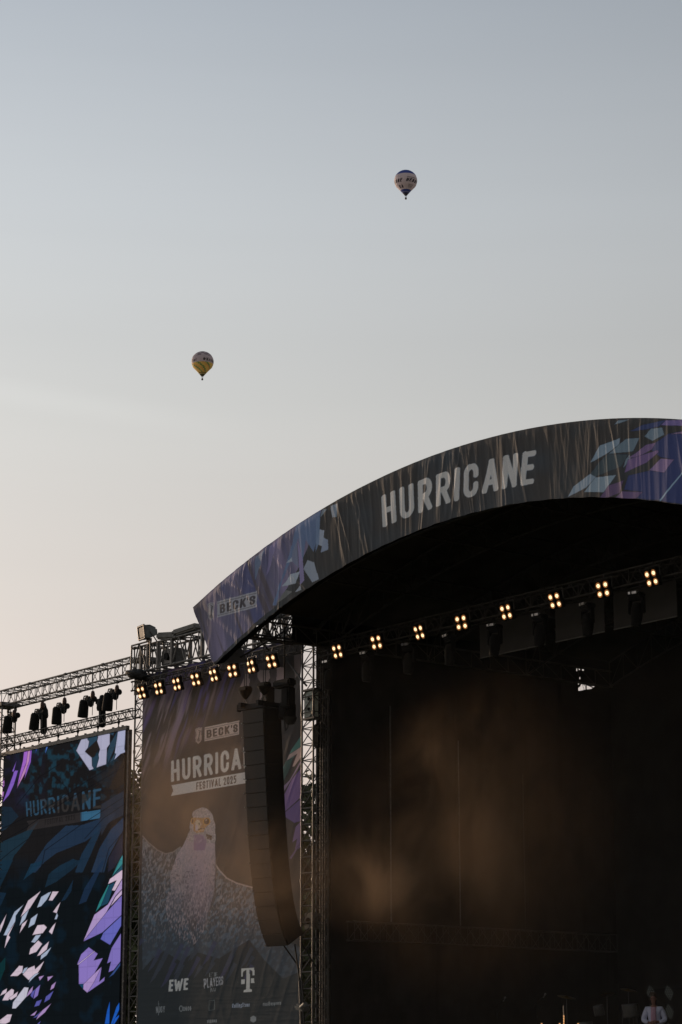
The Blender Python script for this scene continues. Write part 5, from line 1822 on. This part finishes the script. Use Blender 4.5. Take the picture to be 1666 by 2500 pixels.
# shirt
N_, E_ = [], []
hem = nd((0, .01, .62), (.20, .15))
p1 = nd((0, .01, .80), (.195, .145), hem)
p2 = nd((0, .01, .98), (.185, .14), p1)
p3 = nd((0, .01, 1.14), (.175, .13), p2)
p4 = nd((0, .01, 1.29), (.19, .135), p3)
p5 = nd((0, .015, 1.42), (.15, .105), p4)
nd((0, .01, 1.475), (.085, .07), p5)
for s_ in (-1, 1):
    a = nd((s_ * .185, .012, 1.41), .085, p5)
    b = nd((s_ * .255, .02, 1.26), .085, a)
    c = nd((s_ * .29, .01, 1.12), .082, b)
    d = nd((s_ * .20, -.12, 1.07), .062, c)
    nd((s_ * .13, -.165, 1.055), .046, d)
skin_obj('shirt', N_, E_, M['shirt'], pe)
# top seen between the open fronts
mb = MB()
rows = [(1.45, .045), (1.40, .06), (1.30, .06), (1.2, .065), (1.1, .07), (1.0, .07)]
vs, fs = [], []
for z_, w_ in rows:
    for k_ in range(7):
        t = -1 + 2 * k_ / 6
        dep = {1.45: .078, 1.40: .108, 1.30: .142, 1.2: .142, 1.1: .14, 1.0: .146}[z_]
        vs.append((t * w_, -dep + .02 * t * t, z_))
for r_ in range(5):
    for k_ in range(6):
        i0 = r_ * 7 + k_
        fs.append((i0, i0 + 1, i0 + 8, i0 + 7))
me = bpy.data.meshes.new('undershirt')
me.from_pydata(vs, [], fs)
for q in me.polygons:
    q.use_smooth = True
me.materials.append(M['tee'])
o = bpy.data.objects.new('undershirt', me)
COL.objects.link(o)
o.parent = pe
sm = o.modifiers.new('thick', 'SOLIDIFY')
sm.thickness = .02
# trousers
N_, E_ = [], []
a0 = nd((0, 0, .98), (.155, .12))
for s_ in (-1, 1):
    l1 = nd((s_ * .1, 0, .86), .115, a0)
    l2 = nd((s_ * .12, -.01, .52), .085, l1)
    l3 = nd((s_ * .125, .01, .12), .075, l2)
skin_obj('trousers', N_, E_, M['trouser'], pe)


def local_obj(name, mb, m, parent):
    me = bpy.data.meshes.new(name)
    me.from_pydata([tuple(q) for q in mb.v], [], mb.f)
    me.polygons.foreach_set('use_smooth', mb.sm)
    me.materials.append(m)
    o = bpy.data.objects.new(name, me)
    COL.objects.link(o)
    o.parent = parent
    return o


mb = MB()
mb.ball((0, -.045, 1.755), .098, 12, (.92, 1.05, .95), Matrix.Rotation(-.35, 3, 'X'))
for k_ in range(60):
    t = random.uniform(0, 6.28)
    e_ = random.uniform(.15, 1.3)
    d = Vector((math.cos(t) * math.cos(e_), math.sin(t) * math.cos(e_), math.sin(e_)))
    b_ = Vector((0, -.045, 1.755)) + d * .088
    mb.tube(b_, b_ + d * .02 + Vector((0, -.01, .004)), .012, 5, .003)
local_obj('hair', mb, M['hair'], pe)
for s_ in (-1, 1):
    mb = MB()
    mb.ball((s_ * .03, -.163, 1.685), .010, 6)
    local_obj('eye', mb, M['eye'], pe)
    mb = MB()
    mb.ball((s_ * .082, -.055, 1.68), .022, 6, (.4, .8, 1.2))
    local_obj('ear', mb, M['skin'], pe)
mb = MB()
mb.ball((0, -.172, 1.655), .013, 6, (.8, 1.2, 1.7))
local_obj('nose', mb, M['skin'], pe)
mb = MB()
mb.ball((0, -.150, 1.612), .018, 6, (1.2, .5, .35))
local_obj('mouth', mb, M['lip'], pe)

# ================================================================== BALLOONS
def balloon(pxy, dist, name_label, painter, rad, yaw_=0.0):
    d = FW + RT * (pxy[0] - CX) / FPX - UP * (pxy[1] - CY) / FPX
    d = d / np.linalg.norm(d)
    c = Vector(CAM + d * dist)
    R0 = rad
    prof = []
    n = 90
    for i in range(n + 1):
        t = i / n
        if t < .60:                                # upper cap and belly, from the crown down to 25 deg below the equator
            a = math.radians(90 - t / .60 * 122)
            prof.append((max(R0 * math.cos(a), 1e-3), R0 * math.sin(a) * (.93 if a > 0 else 1.0)))
        else:
            a = math.radians(-32)
            r1, z1 = R0 * math.cos(a), R0 * math.sin(a)
            s_ = (t - .60) / .40
            prof.append((r1 + (R0 * .10 - r1) * s_ - R0 * .02 * math.sin(s_ * 3.14), z1 + (-R0 * 1.38 - z1) * s_))
    root = empty('hot_air_balloon', c + Vector((0, 0, -R0 * 1.62)), name_label, 'hot air balloon')
    m_ = 192
    vs = np.zeros(((n + 1) * (m_ + 1), 3))
    U = np.zeros((n + 1) * (m_ + 1))
    V = np.zeros_like(U)
    k = 0
    # azimuth 0 faces the camera
    az0 = math.atan2(-d[1], -d[0]) + yaw_
    for i, (r_, z_) in enumerate(prof):
        for j in range(m_ + 1):
            t = 2 * math.pi * j / m_ - math.pi
            gore = 1 - .012 * abs(math.sin(t * 12))
            vs[k] = (c.x + r_ * gore * math.cos(az0 + t), c.y + r_ * gore * math.sin(az0 + t), c.z + z_)
            U[k] = t
            V[k] = z_ / R0
            k += 1
    cols = painter(U, V) * 1.15
    mm = vcol_mat('balloon_cloth', .7, .3)
    nt = mm.node_tree
    bs_ = nt.nodes['Principled BSDF']
    o = grid_obj('envelope', vs, m_ + 1, n + 1, cols, mm, root)
    mb = MB()
    cz = c.z - R0 * 1.38
    for a_ in (0, 1, 2, 3):
        t = a_ * math.pi / 2 + .6
        mb.tube((c.x + R0 * .1 * math.cos(t), c.y + R0 * .1 * math.sin(t), cz), (c.x + .55 * math.cos(t), c.y + .55 * math.sin(t), c.z - R0 * 1.58), .07, 5)
    mb.build('suspension_line', M['cable'], root)
    mb = MB()
    mb.bbox((c.x, c.y, c.z - R0 * 1.66), (1.25, 1.25, 1.35), .12)
    mb.build('basket', M['wicker'], root)
    mb = MB()
    mb.lathe([(.25, .3), (.35, .1), (.35, -.3)], (c.x, c.y, c.z - R0 * 1.52), 10)
    mb.build('burner', M['steel'], root)
    return root


def uvtext(cols, U, V, word, u0, u1, v0, v1, col, t=.17, slant=0.0):
    pr = Print(U * 100, -V * 100, (0, 0, 0))
    pr.c = cols.copy()
    pr.text(word, [(u0 * 100, -v1 * 100), (u1 * 100, -v1 * 100), (u0 * 100, -v0 * 100), (u1 * 100, -v0 * 100)], col, t=t, slant=slant)
    return pr.c


def paint_blue(U, V):
    c = np.tile(np.array([.50, .43, .44]), (U.size, 1))
    blue = np.array([.035, .06, .24])
    c[V > .37] = blue
    c[(V < -.94)] = blue * .9
    c[V < -1.18] = (.03, .03, .05)
    c[(V < -1.10) & (V > -1.14)] = (.3, .3, .36)
    return c


def paint_a(U, V):
    c = paint_blue(U, V)
    dk = (42, 40, 46)
    c = uvtext(c, U, V, 'HESSE', .06, 1.45, -.42, -.12, dk, .22, .1)
    c = uvtext(c, U, V, 'HESSE', -1.70, -.34, -.42, -.12, dk, .22, .1)
    c = uvtext(c, U, V, 'CA', -1.0, -.30, -.86, -.62, dk, .2)
    for k in range(3):
        m_ = (U > .30) & (U < .95) & (V < -.60 - .09 * k) & (V > -.655 - .09 * k)
        c[m_] = c[m_] * .5
    m_ = (U > .12) & (U < 1.0) & (V > -.05) & (V < .0)
    c[m_] = c[m_] * .4
    return c


def paint_b(U, V):
    c = np.tile(np.array([.42, .35, .36]), (U.size, 1))
    n_ = vnoise(U * 3 + 20, V * 6 + 20, 3)
    c[(V > .33) & (n_ > .55)] = (.22, .18, .19)
    c[V > .74] = (.18, .13, .14)
    low_ = V < -.27
    gr = ((np.floor(U * 3.4 + np.floor(V * 9) * .6) + 40) % 3 == 0)
    c[low_] = (.62, .42, .10)
    c[low_ & gr] = (.16, .23, .07)
    c[low_ & ((np.floor(U * 4 + V * 9) % 5) == 2)] = (.60, .31, .08)
    c[V < -1.06] = (.15, .11, .01)
    c[(V < -1.14) & (V > -1.18)] = (.5, .42, .2)
    c[V < -1.2] = (.06, .06, .02)
    dk = (58, 54, 52)
    c = uvtext(c, U, V, 'Kromb', .36, 1.5, -.18, .12, dk, .18)
    pr = Print(U * 100, -V * 100, (0, 0, 0))
    pr.c = c
    pr.poly([(16 + 12 * math.cos(t), 2 + 13 * math.sin(t)) for t in np.linspace(0, 6.28, 10)], dk)
    c = pr.c
    c = uvtext(c, U, V, 'ber', -1.2, -.55, -.18, .10, dk, .18)
    return c


balloon((991, 441), 1900, 'white hot air balloon with blue crown, higher and to the right', paint_a, 9.4)
balloon((495, 883), 1950, 'hot air balloon with a yellow and green chequered lower half, lower and to the left', paint_b, 9.4)

# ================================================================== TREES
def leaf_mesh(seed, n, rx, rz):
    r_ = np.random.default_rng(seed)
    ncl = 55
    cl = r_.normal(size=(ncl, 3))
    cl /= np.linalg.norm(cl, axis=1)[:, None]
    cl *= (r_.random((ncl, 1)) ** .4) * np.array([rx, rx, rz])
    cs = .12 + .2 * r_.random(ncl)
    vs, fs = [], []
    for i in range(n):
        k = r_.integers(ncl)
        p = cl[k] + r_.normal(size=3) * cs[k] * rx * .55
        a = r_.normal(size=3)
        a /= np.linalg.norm(a)
        b = np.cross(a, r_.normal(size=3))
        b /= np.linalg.norm(b)
        s_ = .2 + .18 * r_.random()
        m_ = len(vs)
        vs += [tuple(p - a * s_), tuple(p + b * s_ * .5), tuple(p + a * s_), tuple(p - b * s_ * .5)]
        fs.append((m_, m_ + 1, m_ + 2, m_ + 3))
    me = bpy.data.meshes.new('crown')
    me.from_pydata(vs, [], fs)
    me.materials.append(M['leaf'])
    return me


crowns = [leaf_mesh(k, 15000, 4.6, 6.6) for k in (1, 2, 3)]


def tree(pxx, dist, h, k, label):
    d = FW + RT * (pxx - CX) / FPX
    d = d / math.hypot(d[0], d[1])
    x, y = CAM[0] + d[0] * dist, CAM[1] + d[1] * dist
    r = empty('tree', (x, y, 0), label, 'tree', 'trees behind the stage')
    mb = MB()
    mb.tube((x, y, 0), (x + .1, y, h * .5), .32, 10, .2)
    mb.tube((x + .1, y, h * .5), (x, y + .1, h * .85), .2, 8, .05)
    for j in range(7):
        t = j * 2.4
        zb = h * (.35 + .06 * j)
        mb.tube((x, y, zb), (x + 2.6 * math.cos(t), y + 2.6 * math.sin(t), zb + h * .16), .11, 6, .03)
    mb.build('trunk', M['bark'], r)
    o = bpy.data.objects.new('crown', crowns[k % 3])
    COL.objects.link(o)
    o.parent = r
    sc2 = h / 17.0
    o.location = (0, 0, h - 7.0 * sc2)
    o.scale = (sc2, sc2, sc2 * 1.05)
    o.rotation_euler = (0, 0, k * 1.3)


tree(12, 128, 16.5, 0, 'leafy green tree behind the far left lattice tower')
tree(318, 130, 20.2, 1, 'tall leafy tree behind the lattice tower between screen and bird banner')
tree(345, 138, 18.8, 2, 'lower leafy tree just right of the tall one, behind the banner edge')
tree(752, 130, 18.2, 0, 'leafy tree behind the lattice tower at the stage opening')

# ================================================================== SMOKE
def smoke(name, label, lo_c, hi_c, blobs, dens, scale, seed, lo=.3, hi=.75):
    """one box whose density is a sum of soft round puffs broken up by noise"""
    c = (Vector(lo_c) + Vector(hi_c)) / 2
    mb = MB()
    mb.box(c, tuple(Vector(hi_c) - Vector(lo_c)))
    m = bpy.data.materials.new('stage_smoke')
    m.use_nodes = True
    n, l = m.node_tree.nodes, m.node_tree.links
    n.clear()
    out = n.new('ShaderNodeOutputMaterial')
    pv = n.new('ShaderNodeVolumePrincipled')
    pv.inputs['Color'].default_value = (.95, .66, .42, 1)  # warm scatter colour stands in for orange sunlight on the smoke
    pv.inputs['Anisotropy'].default_value = .25
    l.new(pv.outputs[0], out.inputs['Volume'])
    t = n.new('ShaderNodeTexCoord')
    z = n.new('ShaderNodeTexNoise')
    z.noise_dimensions = '4D'
    z.inputs['W'].default_value = seed
    z.inputs['Scale'].default_value = scale
    z.inputs['Detail'].default_value = 5.0
    z.inputs['Roughness'].default_value = .58
    z.inputs['Distortion'].default_value = 1.9
    ms = n.new('ShaderNodeMapping')
    ms.inputs['Scale'].default_value = (1.0, 1.0, .6)
    ms.inputs['Rotation'].default_value = (0, -.6, 0)
    l.new(t.outputs['Object'], ms.inputs[0])
    l.new(ms.outputs[0], z.inputs['Vector'])
    a = n.new('ShaderNodeMapRange')
    a.interpolation_type = 'SMOOTHSTEP'
    a.inputs['From Min'].default_value = lo
    a.inputs['From Max'].default_value = hi
    a.inputs['To Min'].default_value = .12
    l.new(z.outputs[0], a.inputs['Value'])
    acc = None
    for (bc, br_, w_) in blobs:
        sb = n.new('ShaderNodeVectorMath')
        sb.operation = 'SUBTRACT'
        sb.inputs[1].default_value = tuple(Vector(bc) - c)
        l.new(t.outputs['Object'], sb.inputs[0])
        v = n.new('ShaderNodeVectorMath')
        v.operation = 'DIVIDE'
        v.inputs[1].default_value = br_
        l.new(sb.outputs[0], v.inputs[0])
        ln = n.new('ShaderNodeVectorMath')
        ln.operation = 'LENGTH'
        l.new(v.outputs[0], ln.inputs[0])
        b = n.new('ShaderNodeMapRange')
        b.interpolation_type = 'SMOOTHSTEP'
        b.inputs['From Min'].default_value = 1.0
        b.inputs['From Max'].default_value = 0.0
        b.inputs['To Min'].default_value = 0.0
        b.inputs['To Max'].default_value = w_
        l.new(ln.outputs['Value'], b.inputs['Value'])
        if acc is None:
            acc = b
        else:
            ad = n.new('ShaderNodeMath')
            ad.operation = 'ADD'
            l.new(acc.outputs[0], ad.inputs[0])
            l.new(b.outputs[0], ad.inputs[1])
            acc = ad
    b = acc
    mm = n.new('ShaderNodeMath')
    mm.operation = 'MULTIPLY'
    l.new(a.outputs[0], mm.inputs[0])
    l.new(b.outputs[0], mm.inputs[1])
    m2 = n.new('ShaderNodeMath')
    m2.operation = 'MULTIPLY'
    m2.inputs[1].default_value = dens
    l.new(mm.outputs[0], m2.inputs[0])
    l.new(m2.outputs[0], pv.inputs['Density'])
    o = mb.build(name, m, loc=c)
    tag(o, label, 'smoke', kind='stuff')


def at(x, y, Y):
    return tuple(P(x, y, Y))


smoke('smoke', 'thin stage smoke, sunlit warmth put into its colour, drifting over the bird banner and the dark stage opening', (-22.5, .2, 2.4), (3.5, 4.4, 14.4),
      [(at(950, 2160, 2.3), (1.5, 1.7, 1.4), 1.5), (at(900, 2130, 2.3), (3.2, 1.7, 2.0), .5), (at(1180, 2060, 2.3), (1.3, 1.6, 2.0), .7),
       (at(1080, 1850, 2.3), (1.5, 1.8, 2.0), .6), (at(1150, 2060, 2.4), (7.2, 1.9, 4.4), .5), (at(1200, 1790, 2.4), (2.6, 1.6, 2.0), .4),
       (at(400, 1950, 2.2), (3.4, 1.8, 3.4), .9), (at(640, 2130, 2.4), (3.4, 1.7, 2.6), 1.0), (at(520, 1850, 2.2), (4.6, 1.8, 3.2), .6), (at(700, 2150, 2.2), (2.8, 1.6, 2.0), .6), (at(480, 2080, 2.2), (4.0, 1.8, 3.0), .5)],
      .14, .6, 3.3, .36, .66)
# very thin even haze, added to lift the blacks inside the stage house
mb = MB()
hx = np.linspace(-10.55, 11.2, 40)
vs = []
for yy in (.45, 15.8):
    vs += [(x, yy, 2.15) for x in hx] + [(x, yy, z_top(x) - .2) for x in hx]
fs = []
n = 40
for i in range(n - 1):
    fs += [(i, i + 1, n + i + 1, n + i), (2 * n + i, 3 * n + i, 3 * n + i + 1, 2 * n + i + 1), (i, 2 * n + i, 2 * n + i + 1, i + 1), (n + i, n + i + 1, 3 * n + i + 1, 3 * n + i)]
fs += [(0, n, 3 * n, 2 * n), (n - 1, 3 * n - 1, 4 * n - 1, 2 * n - 1)]
mb.add(vs, fs)
hz = bpy.data.materials.new('added_stage_haze')
hz.use_nodes = True
hn, hl = hz.node_tree.nodes, hz.node_tree.links
hn.clear()
ho = hn.new('ShaderNodeOutputMaterial')
hv = hn.new('ShaderNodeVolumePrincipled')
hv.inputs['Color'].default_value = (.92, .9, .84, 1)
hv.inputs['Density'].default_value = .0022
hl.new(hv.outputs[0], ho.inputs['Volume'])
tag(mb.build('smoke', hz, loc=(.35, 8.4, 8.0)), 'very thin even haze added to lift the dark inside of the stage', 'smoke', kind='stuff')
